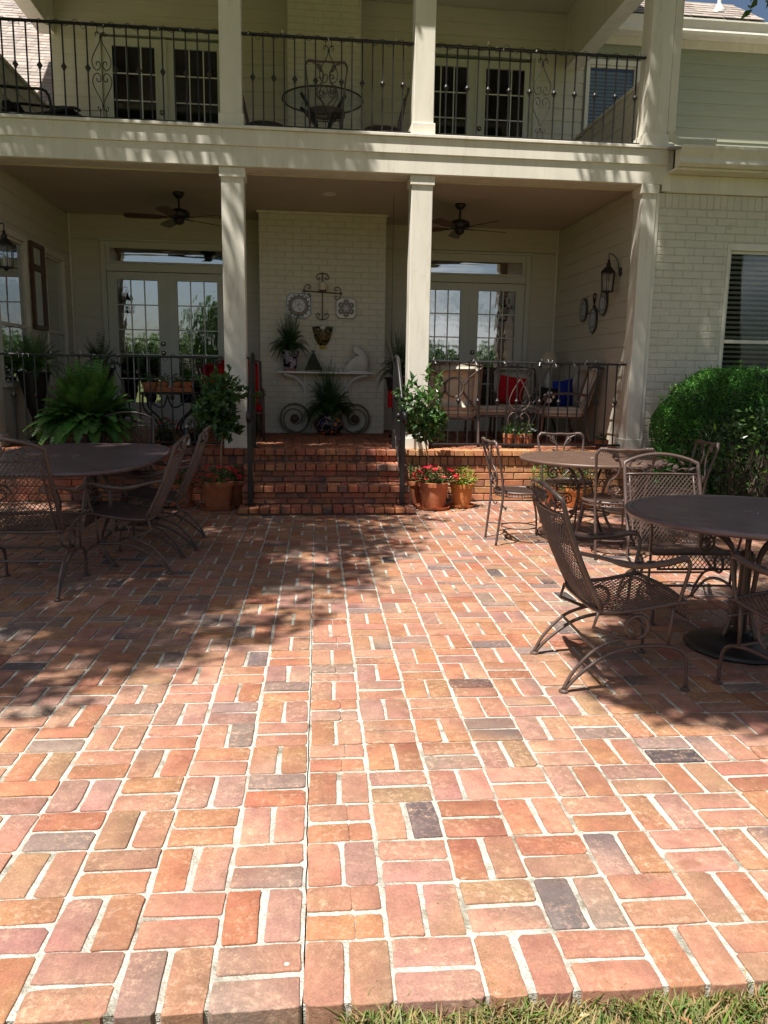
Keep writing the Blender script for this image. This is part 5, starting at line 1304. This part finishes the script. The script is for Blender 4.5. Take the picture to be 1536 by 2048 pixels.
lantern('black wall lantern by the side windows at the frame edge', (XL+.02, 7.36, 2.70), (1,0,0))
pr_ = thing('plate_rack', 'three silvery oval plates on a wrought iron wall rack, porch side wall', 'wall decor', (XR-.02, 8.62, 2.2)); f = MB()
for (y, z, h) in ((9.0, 2.32, .16), (8.62, 2.16, .17), (8.30, 2.35, .16)):
    m = MB(); m.c = []
    V = []; F = []; n = 24
    for (q, d, c_) in ((1,.0,(.10,.09,.09)),(1.0,.012,(.2,.19,.19)),(.8,.016,(.42,.41,.42)),(.62,.012,(.16,.15,.16)),(.5,.018,(.5,.5,.52)),(.0,.02,(.3,.3,.33))):
        pass
    prof = [(1,.0,(.04,.035,.03)),(1.0,.012,(.05,.045,.04)),(.86,.016,(.06,.055,.05)),(.74,.014,(.30,.29,.30)),(.55,.018,(.10,.095,.10)),(.4,.019,(.36,.35,.37)),(.02,.02,(.14,.14,.16))]; CC = []
    for (q, d, c_) in prof:
        for k in range(n): a = 2*PI*k/n; V.append((XR-.028-d, y+.135*q*math.cos(a), z+h*q*math.sin(a))); CC.append(c_)
    for i in range(len(prof)-1):
        for k in range(n): l = (k+1) % n; F.append((i*n+k, i*n+l, (i+1)*n+l, (i+1)*n+k))
    m.add(V, F, CC); m.build('oval_plate', M['glaze'], pr_, rel=(XR-.02, 8.62, 2.2))
x = XR-.03
for s in (-1, 1): f.tube(catmull([(x,8.62,2.36),(x,8.62+s*.04,2.44),(x,8.62+s*.03,2.50),(x,8.62,2.49)], 4), .007, n=5).tube(catmull([(x,8.62,2.36),(x,8.62+s*.15,2.26),(x,8.62+s*.3,2.3),(x,8.62+s*.36,2.42)], 4), .007, n=5)
f.tube([(x,8.62,2.44),(x,8.62,1.98)], .008, n=5); f.build('rack', M['iron'], pr_, rel=(XR-.02, 8.62, 2.2))
def fan(label, x, y, a0):
    t = thing('ceiling_fan', label, 'ceiling fan', (x, y, CZ))
    MB().lathe([(.07,0),(.072,-.02),(.04,-.06),(.018,-.07)], 18).build('canopy', M['iron'], t, smooth=True)
    MB().lathe([(.014,-.06),(.014,-.20)], 10).build('downrod', M['iron'], t)
    MB().lathe([(.02,-.18),(.05,-.19),(.115,-.215),(.13,-.24),(.13,-.285),(.10,-.305),(.06,-.32),(.062,-.35),(.03,-.375),(0,-.38)], 22).build('motor', M['iron'], t, smooth=True)
    for k in range(5):
        a = a0+2*PI*k/5; b = MB(); tl = .21
        pts = [(.13,-.02),(.20,-.035),(.26,-.062),(.58,-.072),(.645,-.055),(.66,0),(.645,.055),(.58,.072),(.26,.062),(.20,.035),(.13,.02)]
        V = [(p[0], p[1], -.295+p[1]*tl) for p in pts]+[(p[0], p[1], -.303+p[1]*tl) for p in pts]; n = len(pts)
        b.add(V, [tuple(range(n)), tuple(range(2*n-1, n-1, -1))]+[(i, (i+1) % n+0, n+(i+1) % n, n+i) for i in range(n)]); ob = b.build('blade', M['wood'], t); ob.rotation_euler = (0,0,a)
        MB().bbox(.09,.22,-.02,.02,-.308,-.300,.003).build('blade_iron', M['iron'], ob)
fan('dark ceiling fan hanging nearer the side windows', -1.488, 8.76, .75)
fan('dark ceiling fan hanging nearer the wall lantern', 2.04, 8.78, .25)
MB_l = MB().lathe([(.09,0),(.09,-.008),(.07,-.012),(0,-.006)], 20, (.35, 8.5, CZ)); part('recessed_light', MB_l, M['cream'])
ml = thing('leaning_mirror', 'dark framed tall mirror hanging between the porch side windows', 'mirror', (XL+.03, 8.79, 2.42))
m = MB(); x0 = XL-.018
for (a, b, c_, e) in ((8.55,8.60,1.90,2.93),(8.98,9.03,1.90,2.93),(8.60,8.98,1.90,1.95),(8.60,8.98,2.88,2.93),(8.60,8.98,2.60,2.67)): m.bbox(XL+.02, XL+.06, a, b, c_, e, .004)
m.build('frame', M['wood'], ml, rel=(XL+.03, 8.79, 2.42)); MB().box(XL+.02, XL+.035, 8.60, 8.98, 1.95, 2.88).build('mirror_glass', mat('mirror', (.8,.82,.85), .03, metal=1.0), ml, rel=(XL+.03, 8.79, 2.42))

# ------------------------------------------------------------ seating on the porch
def pad(x0, x1, y0, y1, z0, z1, b=.03):
    return MB().bbox(x0, x1, y0, y1, z0, z1, min(b, (z1-z0)*.42, (y1-y0)*.42, (x1-x0)*.42))
def bez(o, seg=3, w_=.02):
    md = o.modifiers.new('soft', 'SUBSURF'); md.levels = 2; md.render_levels = 2; o.data.polygons.foreach_set('use_smooth', [True]*len(o.data.polygons)); return o
def lounge(label, loc, rz, cush, name='cushioned_armchair', w_=.62, arms=True, backh=.52, xback=True):
    t = thing(name, label, 'chair', loc, rz); h = w_/2
    f = MB()
    for s in (-1, 1):
        f.tube([(s*h,.30,0),(s*h,.28,.40),(s*h,.24,.60)], .016, n=6); f.tube(catmull([(s*h,-.34,0),(s*h,-.26,.35),(s*h,-.34,.7),(s*h,-.46,.42+backh)], 5), .018, n=6)
        if arms: f.tube(catmull([(s*h,-.32,.60),(s*h,0,.63),(s*h,.24,.60),(s*h,.28,.54)], 4), .018, n=6, flat=.6)
        f.tube([(s*h,-.27,.32),(s*h,.29,.34)], .014, n=5)
    f.tube([(-h,.29,.34),(h,.29,.34)], .014, n=5); f.tube([(-h,-.27,.32),(h,-.27,.32)], .014, n=5)
    f.tube(catmull([(-h,-.46,.42+backh),(0,-.475,.45+backh),(h,-.46,.42+backh)], 5), .018, n=6)
    if xback:
        yb = -.40
        for s in (-1, 1): f.tube(catmull([(s*h,-.47,.40+backh),(s*.16,-.435,.27+backh),(s*.10,-.40,.14+backh),(s*.22,-.34,.50),(s*h,-.30,.40)], 5), .011, n=5)
        f.tube([(.11*math.cos(a),-.425+.0,.17+backh+.11*math.sin(a)) for a in [2*PI*k/18 for k in range(18)]], .011, n=5, closed=True)
    f.build('frame', M['bronze'], t, smooth=True)
    bez(pad(-h+.02, h-.02, -.27, .31, .335, .455, .04).build('seat_cushion', M[cush], t))
    b = bez(pad(-h+.03, h-.03, -.07, .07, -.02, backh, .05).build('back_cushion', M[cush], t)); b.location = (0,-.25,.45); b.rotation_euler = (.28,0,0)
    return t
lounge('beige cushioned armchair with its iron lattice back to us, behind the porch rail', (1.83, 7.92, FZ), R_(.12, 1), 'cushion')
lounge('beige cushioned armchair side on against the porch side wall', (3.34, 8.42, FZ), R_(-1, .05), 'cushion', w_=.7, xback=False)
lounge('beige cushioned armchair facing out, holding the red pillow', (2.98, 9.15, FZ), R_(-.15, -1), 'cushion', xback=False)
rc = lounge('red cushioned armchair behind the shaded column, beside the chimney', (-.76, 8.45, FZ), R_(.1, -1), 'red_fabric', name='red_armchair', w_=.56, backh=.55, xback=False)
lounge('red cushioned rocking chair deep on the porch beside the French door', (-.98, 9.4, FZ), R_(.5, -1), 'red_fabric', name='red_armchair', w_=.56, backh=.5, xback=False)
ot = thing('ottoman', 'low iron ottoman with beige cushion between the porch armchairs', 'ottoman', (2.45, 8.55, FZ)); f = MB()
for sx in (-1, 1):
    for sy in (-1, 1): f.tube([(sx*.26,sy*.22,0),(sx*.25,sy*.21,.33)], .014, n=6)
f.tube([(-.26,-.22,.32),(.26,-.22,.32),(.26,.22,.32),(-.26,.22,.32)], .014, n=5, closed=True); f.build('frame', M['bronze'], ot); bez(pad(-.27,.27,-.23,.23,.335,.45,.04).build('cushion', M['cushion'], ot))
def pillow(label, loc, rot, size, m, name='pillow', paw=False):
    t = thing(name, label, 'pillow', loc); t.rotation_euler = rot; n = 12; V = []; F = []; h = size/2
    for sgn in (1, -1):
        for j in range(n+1):
            for i in range(n+1):
                u, v = i/n*2-1, j/n*2-1; th = max(0, (1-abs(u)**3)*(1-abs(v)**3))**.6; pin = 1-.07*(1-abs(u*v)); V.append((u*h*pin, -sgn*.075*th*size/.42, v*h*pin))
    for q in (0, 1):
        o = q*(n+1)**2
        for j in range(n):
            for i in range(n):
                k = (o+j*(n+1)+i, o+j*(n+1)+i+1, o+(j+1)*(n+1)+i+1, o+(j+1)*(n+1)+i); F.append(k if q == 0 else k[::-1])
    mb = MB(); mb.add(V, F); mb.build('cover', m, t, smooth=True)
    if paw:
        p = MB()
        for (x, z, r1, r2) in ((0,-.035,.045,.035),(-.055,.02,.018,.026),(-.02,.05,.018,.028),(.02,.05,.018,.028),(.055,.02,.018,.026)): p.ball((x,-.072,z), 1, 10, 5, sc=(r1,.012,r2))
        p.build('paw_print', M['white'], t, smooth=True)
    return t
pillow('red throw pillow leaning on the beige porch armchair', (2.86, 8.98, FZ+.64), (.25, .12, .1), .40, M['red_fabric'])
pillow('royal blue throw pillow on the side-on porch armchair', (3.38, 8.36, FZ+.62), (.05, -.12, .45), .36, M['blue_fabric'])
pillow('small black pillow with white paw print beside the blue pillow', (3.14, 8.22, FZ+.58), (.1, .1, -.1), .24, M['black_fabric'], paw=True)
lp = thing('table_lamp', 'small lamp with pale fabric shade in the porch corner', 'lamp', (3.56, 9.55, FZ+.60))
MB().lathe([(.07,0),(.075,.015),(.03,.03),(.05,.12),(.06,.18),(.02,.26),(.012,.36)], 16).build('base', M['ceramic'], lp, smooth=True); MB().lathe([(.145,.36),(.075,.60),(.072,.60),(.14,.36)], 20).build('shade', M['wax'], lp, smooth=True)
st = thing('side_table', 'dark side table carrying the lamp in the porch corner', 'table', (3.56, 9.55, FZ)); MB().lathe([(.22,.575),(.225,.585),(.22,.598),(0,.598)], 24).build('top', M['wood'], st)
for k in range(3): a = 2*PI*k/3; MB().tube([(.17*math.cos(a),.17*math.sin(a),.58),(.06*math.cos(a),.06*math.sin(a),.3),(.18*math.cos(a),.18*math.sin(a),.0)], .012, n=5).build('leg', M['iron'], st)
# black plant table with small pots
pt_ = thing('plant_table', 'black iron plant table with curved legs behind the porch rail', 'table', (-1.54, 7.95, FZ))
MB().bbox(-.31,.31,-.18,.18,.56,.585,.006).build('top', M['iron'], pt_)
for sx in (-1, 1):
    for sy in (-1, 1): MB().tube(catmull([(sx*.28,sy*.15,.56),(sx*.27,sy*.15,.40),(sx*.14,sy*.14,.26),(sx*.10,sy*.14,.14),(sx*.2,sy*.15,.0)], 5), .014, n=6).build('leg', M['iron'], pt_, smooth=True)
for sx in (-1, 1): MB().tube(catmull([(sx*.26,-.15,.555),(sx*.15,-.15,.44),(sx*.05,-.15,.42),(0,-.15,.555)], 5), .011, n=6).build('apron_scroll', M['iron'], pt_)
ty = thing('clay_tray', 'clay tray holding small pots on the black plant table', 'tray', (-1.47, 7.93, FZ+.587)); MB().bbox(-.2,.2,-.1,.1,0,.03,.005).bbox(-.2,.2,-.1,-.085,.03,.05,.003).bbox(-.2,.2,.085,.1,.03,.05,.003).build('tray_body', M['terra'], ty)
for k, (dx, lab) in enumerate(((-.13,'clay pot of small leaves at the fern end of the clay tray'), (.02,'middle clay pot of white blooms on the clay tray'), (.14,'clay pot of white blooms at the column end of the clay tray'))):
    flower_pot('small_pot', lab, (-1.47+dx, 7.93, FZ+.62), .042, .058, .09, M['terra'], 'leaf_glossy', 60, 5 if k else 0, 1.2, 50+k, (.7,.66,.6), False, .06)
fp = flower_pot('small_pot', 'clay pot with dark leaves standing on the black plant table beside the tray', (-1.76, 7.93, FZ+.587), .06, .08, .11, M['terra'], 'leaf_glossy', 90, 0, 1.2, 56, saucer=False, hgt=.1)
# pots behind the other rail
for k, (x, lab) in enumerate(((2.43, 'small clay pot behind the porch rail, nearest the beige lattice chair, of three'), (2.545, 'middle of three small clay pots behind the porch rail scroll'), (2.66, 'small clay pot behind the porch rail, nearest the side wall, of three'))):
    flower_pot('small_pot', lab, (x, 7.44, FZ+.034), .048, .06, .13, M['terra'], 'leaf_glossy', 90, 4 if k else 0, 1.2, 60+k, (.6,.62,.6), False, .1)
tr_ = thing('pot_tray', 'black round tray under the three small clay pots', 'tray', (2.55, 7.44, FZ)); MB().lathe([(.17,0),(.2,.01),(.21,.03),(.2,.03),(.18,.018),(0,.018)], 24, squash=.5).build('dish', M['iron'], tr_)
ps = thing('scroll_stand', 'pale wrought scroll stand behind the three small clay pots', 'plant stand', (2.60, 7.62, FZ)); m = MB()
for s in (-1, 1): m.tube(catmull([(0,0,.0),(s*.10,0,.2),(s*.13,0,.33),(s*.07,0,.4),(s*.02,0,.36),(s*.05,0,.33)], 5), .008, n=5).tube(catmull([(s*.03,0,.42),(s*.12,0,.50),(s*.10,0,.62),(0,0,.80)], 5), .008, n=5)
m.build('scroll', M['bronze'], ps)
flower_pot('small_pot', 'low clay pot alone behind the porch rail by the corner post', (3.57, 7.42, FZ), .06, .075, .10, M['terra'], 'leaf_glossy', 40, 0, 1.0, 70, saucer=False, hgt=.05)
bo = thing('spray_bottle', 'clear bottle with white label on the porch edge by the geraniums', 'bottle', (-1.25, 7.20, FZ)); MB().lathe([(.035,0),(.036,.005),(.036,.13),(.028,.16),(.014,.19),(.014,.22),(0,.22)], 16).build('body', M['greenglass'], bo, smooth=True); MB().lathe([(.037,.03),(.037,.12)], 16).build('label_band', M['white'], bo); MB().lathe([(.016,.22),(.016,.245),(0,.245)], 12).build('cap', M['white'], bo)
rl_ = thing('red_lantern', 'small red lantern hanging by a cord beside the sunlit column', 'lantern', (1.137, 8.4, 1.0)); MB().lathe([(.03,0),(.036,.01),(.036,.19),(.03,.205),(.012,.215),(0,.215)], 14).build('body', M['red_fabric'], rl_, smooth=True); MB().tube([(0,0,.21),(0,0,CZ-1.0)], .003, n=4).build('cord', M['iron'], rl_)

# ------------------------------------------------------------ balcony furniture
gt = thing('glass_table', 'round glass topped iron table on the balcony', 'table', (.27, 8.35, UZ)); MB().lathe([(.47,.70),(.475,.706),(.47,.712),(0,.712)], 40).build('glass_top', M['tableglass'], gt)
for k in range(4):
    a = PI/4+PI/2*k; c, s = math.cos(a), math.sin(a); MB().tube(catmull([(c*.36,s*.36,.695),(c*.26,s*.26,.60),(c*.12,s*.12,.45),(c*.10,s*.10,.25),(c*.25,s*.25,.01)], 5), .02, n=6).build('leg', M['iron'], gt, smooth=True)
MB().tube([(.475*math.cos(a), .475*math.sin(a), .705) for a in [2*PI*k/40 for k in range(40)]], .010, n=5, closed=True).build('rim', M['iron'], gt)
G3 = 'scroll back chairs on the balcony'
placed(dc0, False, (.29, 7.92, UZ), R_(0, 1), 'iron scroll back chair in front of the glass table on the balcony', G3, 1.0)
placed(dc0, False, (-.42, 8.55, UZ), R_(1, 0), 'iron chair on the balcony beside the glass table, behind the shaded column', G3)
placed(dc0, False, (1.0, 8.5, UZ), R_(-1, 0), 'iron chair on the balcony beside the glass table, behind the sunlit column', G3)
lo = thing('balcony_lounger', 'dark low lounge chair on the balcony beside the parapet', 'chair', (-2.95, 8.3, UZ), R_(1, -.2)); f = MB()
for s in (-1, 1):
    f.tube(catmull([(s*.27,-.5,.78),(s*.27,-.22,.36),(s*.27,.1,.30),(s*.27,.5,.36),(s*.27,.62,.33)], 5), .018, n=6); f.tube([(s*.27,-.35,.5),(s*.27,-.1,0)], .015, n=5); f.tube([(s*.27,.0,.3),(s*.27,.4,0)], .015, n=5); f.tube(catmull([(s*.29,-.38,.6),(s*.3,0,.56),(s*.29,.25,.53),(s*.28,.3,.33)], 4), .016, n=5)
f.build('frame', M['iron'], lo); m = MB(); m.add([(-.25,-.49,.77),(.25,-.49,.77),(.25,-.22,.375),(-.25,-.22,.375),(.25,.1,.315),(-.25,.1,.315),(.25,.5,.372),(-.25,.5,.372)], [(0,1,2,3),(3,2,4,5),(5,4,6,7)]); o = m.build('sling', M['black_fabric'], lo); md = o.modifiers.new('t', 'SOLIDIFY'); md.thickness = .012

# ------------------------------------------------------------ hedges, trees
bed = MB(); bed.add([(3.98,5.45,-.03),(9,5.45,-.03),(9,7.13,-.03),(3.98,7.13,-.03)], [(0,1,2,3)]); struct('planting_bed', bed, M['soil'])
rg = random.Random(77)
hd = thing('clipped_hedge', 'dense clipped boxwood hedge below the wing window', 'hedge', (5.17, 6.62, 0))
def hs(d):        # hedge outline: swelling rounded block
    return Vector((1.32*math.copysign(abs(d.x)**.72, d.x), .42*math.copysign(abs(d.y)**.8, d.y), .80*math.copysign(abs(d.z)**.7, d.z)+.74))
mb = MB(); mb.c = []
for k in range(84000):
    d = rnd_dir(rg)
    if d.z < -.75 or d.x > .75: continue
    p = hs(d); lump = .04*math.sin(p.x*6+p.z*4+p.y*3)+.035*math.sin(p.x*13+2)*math.sin(p.z*11+p.y*5)+(rg.uniform(.02,.06) if rg.random() < .02 else 0)
    p = Vector((p.x, p.y, p.z))+d*(lump*.6-rg.random()**2*.09)
    dd = (d*.7+rnd_dir(rg)*.8+Vector((0,0,.3))).normalized(); f_ = rg.uniform(.55, 1.35)*(1+lump*6)
    mb.leaf(p, dd, d+rnd_dir(rg)*.6, rg.uniform(.02,.032), rg.uniform(.012,.018), .2, .1, (f_*rg.uniform(.8,1.2), f_, f_*.8))
for k in range(520):        # stray shoots the shears missed
    d = rnd_dir(rg)
    if d.z < -.5 or d.x > .75: continue
    p = hs(d); ax_ = (d*.6+rnd_dir(rg)*.4+Vector((0,0,.7))).normalized(); ln = rg.uniform(.03,.11); f_ = rg.uniform(.9,1.9)
    for q in range(7): mb.leaf(p+ax_*(ln*q/6), (ax_*.5+rnd_dir(rg)*.9), ax_, rg.uniform(.022,.034), rg.uniform(.013,.019), .2, .1, (f_*rg.uniform(1,1.5), f_, f_*.6))
mb.build('foliage', M['leaf_box'], hd)
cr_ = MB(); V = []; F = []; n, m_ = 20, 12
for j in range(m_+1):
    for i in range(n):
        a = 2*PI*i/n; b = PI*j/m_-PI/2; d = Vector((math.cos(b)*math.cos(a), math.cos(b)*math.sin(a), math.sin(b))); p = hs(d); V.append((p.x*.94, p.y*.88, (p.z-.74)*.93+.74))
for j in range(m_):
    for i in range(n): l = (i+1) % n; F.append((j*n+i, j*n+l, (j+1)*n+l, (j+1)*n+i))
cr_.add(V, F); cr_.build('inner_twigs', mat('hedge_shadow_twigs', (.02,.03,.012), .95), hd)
cm = thing('camellia_bush', 'loose dark glossy bush in front of the clipped hedge', 'shrub', (4.75, 5.85, 0)); r_ = random.Random(8)
mb = MB(); mb.c = []
for k in range(2300):
    d = rnd_dir(r_); q = .45+.6*r_.random()**.5; p = Vector((d.x*.95*q, d.y*.38*q, .56+d.z*.56*q))
    if p.z < .05 or (d.y < 0 and p.z < .5 and r_.random() < .5): continue
    lim = r_.random() < .05; mb.leaf(p, d*.6+rnd_dir(r_)*.8+Vector((0,0,.2)), d+rnd_dir(r_)*.7, r_.uniform(.05,.085), r_.uniform(.026,.04), .25, .2, (3.2,3.0,1.2) if lim else gcol(r_, .6, 1.5))
mb.build('foliage', M['leaf_camellia'], cm)
tw = MB()
for k in range(130):
    a = r_.random()*6.28; p = Vector((r_.uniform(-.5,.5), r_.uniform(-.15,.15), .0)); pts = [p]
    for q in range(5): p = p+Vector((math.cos(a)*.09*r_.random()+r_.uniform(-.05,.05), math.sin(a)*.05+r_.uniform(-.04,.04)-.015, r_.uniform(.08,.2))); pts.append(p.copy())
    tw.tube(catmull(pts, 2), [.008*(1-i/11*.8) for i in range(11)], n=4, cap=False)
tw.build('twigs', M['bark'], cm)

# shade trees standing beside the patio (their crowns reach over it)
LB = [(1.0,-3.5),(1.35,-2.2),(1.55,-1.3),(1.75,-.9),(2.1,-.65),(2.55,-.33),(2.75,-.02),(3.3,.30),(3.8,.55),(4.5,.80),(5.2,1.02),(5.9,1.35),(6.6,1.36),(7.05,1.15),(7.33,1.05),(8.14,1.9),(8.62,2.45),(9.6,3.6)]
RBd = [(1.25,2.3),(1.5,1.35),(1.9,1.30),(2.4,1.55),(2.8,1.9),(3.2,2.9),(3.6,3.3),(4.5,3.0),(5.5,3.0),(6.6,3.1),(7.0,2.9),(7.25,3.0),(7.6,3.3),(7.95,3.75),(8.2,5.0),(8.7,5.35),(9.6,5.7)]
def interp(T, y):
    if y <= T[0][0]: return None
    for (a, b) in zip(T, T[1:]):
        if y <= b[0]: return a[1]+(b[1]-a[1])*(y-a[0])/(b[0]-a[0])
    return T[-1][1]
def tree(name, label, base, r0, h, limbs, clumps, leafm, seed, leaf=(.10,.062), per=70, cr=.34, group=None):
    r_ = random.Random(seed); t = thing(name, label, 'tree', base, 0, group); B = Vector(base)
    tm = MB()
    tm.tube(catmull([(0,0,-.1),(.05,.03,h*.3),(.02,-.05,h*.6),(.08,.02,h)], 5), [r0*(1.25-.5*i/15) for i in range(16)], n=10)
    if clumps:
        K = [Vector(c)-B for c in clumps]; picks = r_.sample(K, min(len(K), limbs))
        for p in picks:
            s = Vector((.06,.0,h*r_.uniform(.75,1.0))); mid = s.lerp(p, .5)+Vector((0,0,r_.uniform(.2,.8)))
            tm.tube(catmull([s, mid, p], 5), [max(.012, r0*.32*(1-i/11)) for i in range(11)], n=6, cap=False)
    tm.build('trunk', M['bark'], t, smooth=True)
    mb = MB(); mb.c = []
    for c in clumps:
        c = Vector(c)-B; f0 = r_.uniform(.75,1.25)
        for k in range(per):
            d = rnd_dir(r_)*cr*r_.random()**.45; d.z *= .6
            f_ = f0*r_.uniform(.75,1.25); mb.leaf(c+d, rnd_dir(r_)+Vector((0,0,-.2)), rnd_dir(r_)*.8+Vector((0,0,1)), leaf[0]*r_.uniform(.7,1.2), leaf[1]*r_.uniform(.7,1.2), .2, .1, (f_*r_.uniform(.85,1.2), f_, f_*.8))
    mb.build('crown', M[leafm], t)
    return t
r_ = random.Random(99); CL = []; CRt = []
def up_from(gx, gy, z): return (gx-SUN.x*z, gy-SUN.y*z, z)
tries = 0
while len(CL) < 1600 and tries < 60000:
    tries += 1; gy = r_.uniform(1.0, 9.2); b = interp(LB, gy)
    if b is None: continue
    gx = r_.uniform(-6.5, b+.1)
    edge = b-gx
    if edge < .6 and r_.random() < .5: continue
    if edge > 3.5 and r_.random() < .5: continue
    if math.sin(gx*2.1+1.3)*math.sin(gy*1.7+.4) > .86: continue
    z = r_.uniform(8.2, 10.4) if gy > 7 else r_.uniform(6.2, 9.6); CL.append(up_from(gx-.16, gy, z))
tries = 0
while len(CRt) < 900 and tries < 60000:
    tries += 1; gy = r_.uniform(1.2, 9.2); b = interp(RBd, gy)
    if b is None: continue
    gx = r_.uniform(b-.05, 7.5); edge = gx-b
    if 4.1 < gx < 5.7 and 6.6 < gy < 7.35 and r_.random() < .6: continue
    if edge < .5 and r_.random() < .4: continue
    if math.sin(gx*2.9+.3)*math.sin(gy*2.3+1.9) > .84: continue
    z = r_.uniform(8.2, 10.2) if gy > 7 else r_.uniform(6.4, 9.4); CRt.append(up_from(gx+.16, gy, z))
n0 = len(CRt); tries = 0
while len(CRt) < n0+430 and tries < 20000:       # a low dense bough over the round table
    tries += 1; gx, gy = r_.uniform(1.25, 4.2), r_.uniform(1.35, 3.2)
    if gx < (interp(RBd, gy) or 9)+.1 or math.sin(gx*4.1+.8)*math.sin(gy*3.7+.5) > .78: continue
    CRt.append(up_from(gx+.14, gy, r_.uniform(5.6, 7.4)))
tree('oak_tree', 'broad leafy tree out of frame whose crown shades the oval table', (-7.2, .8, 0), .32, 5.5, 26, CL, 'leaf_oak', 1, per=76)
tree('oak_tree', 'broad leafy tree out of frame whose crown shades the hedge', (7.6, 2.2, 0), .28, 5.5, 22, CRt+[(3.78,4.9,4.52),(3.86,4.8,4.62),(4.0,4.6,4.8),(4.2,4.4,5.1),(4.6,4.0,5.6),(5.0,3.6,6.0)], 'leaf_oak', 2, per=72, cr=.32)
# far trees across the lawn, mirrored in the panes
def far_tree(label, x, y, h, w_, seed):
    q = random.Random(seed); cl = []
    for k in range(46):
        d = rnd_dir(q); s = .4+.6*q.random(); cl.append((x+d.x*w_*s, y+d.y*w_*s*.8, h*.60+d.z*h*.40*s))
    tree('lawn_tree', label, (x, y, -.07), h*.035, h*.5, 8, cl, 'leaf_oak', seed, leaf=(.42,.30), per=60, cr=w_*.34, group='trees across the lawn')
LAB = ['tall round tree across the lawn, mirrored in the French door by the fern', 'lower bushy tree across the lawn left of the tall mirrored one', 'wide bushy tree across the lawn, mirrored low in the French door', 'distant tree across the lawn, mirrored in the wing window', 'low tree across the lawn mirrored behind the lattice chair', 'broad tree across the lawn mirrored beside the sunlit column', 'small round tree far across the lawn', 'tree at the far end of the lawn, mirrored near the door knob', 'tall thin tree at the lawn edge', 'dense tree at the lawn corner']
for k, (x, y, h, w_) in enumerate(((-6.4,-38,6.9,2.5),(-11.5,-44,4.6,3.2),(-17,-46,5.0,3.6),(24,-34,9,3.6),(6.0,-52,4.0,3.6),(13.0,-50,4.5,4.0),(0,-54,4.0,3.6),(19,-48,4.7,4.2),(-24,-42,6.4,3.6),(31,-46,9,4.5))): far_tree(LAB[k], x, y, h, w_, 200+k)

pb = thing('pebble', 'tiny pale stone lying in a mortar joint near the front edge of the patio', 'stone', (-.035, .135, -.004))
MB().ball((0,0,.004), .006, 8, 5, sc=(1.2,.9,.8)).build('stone', M['ceramic'], pb)
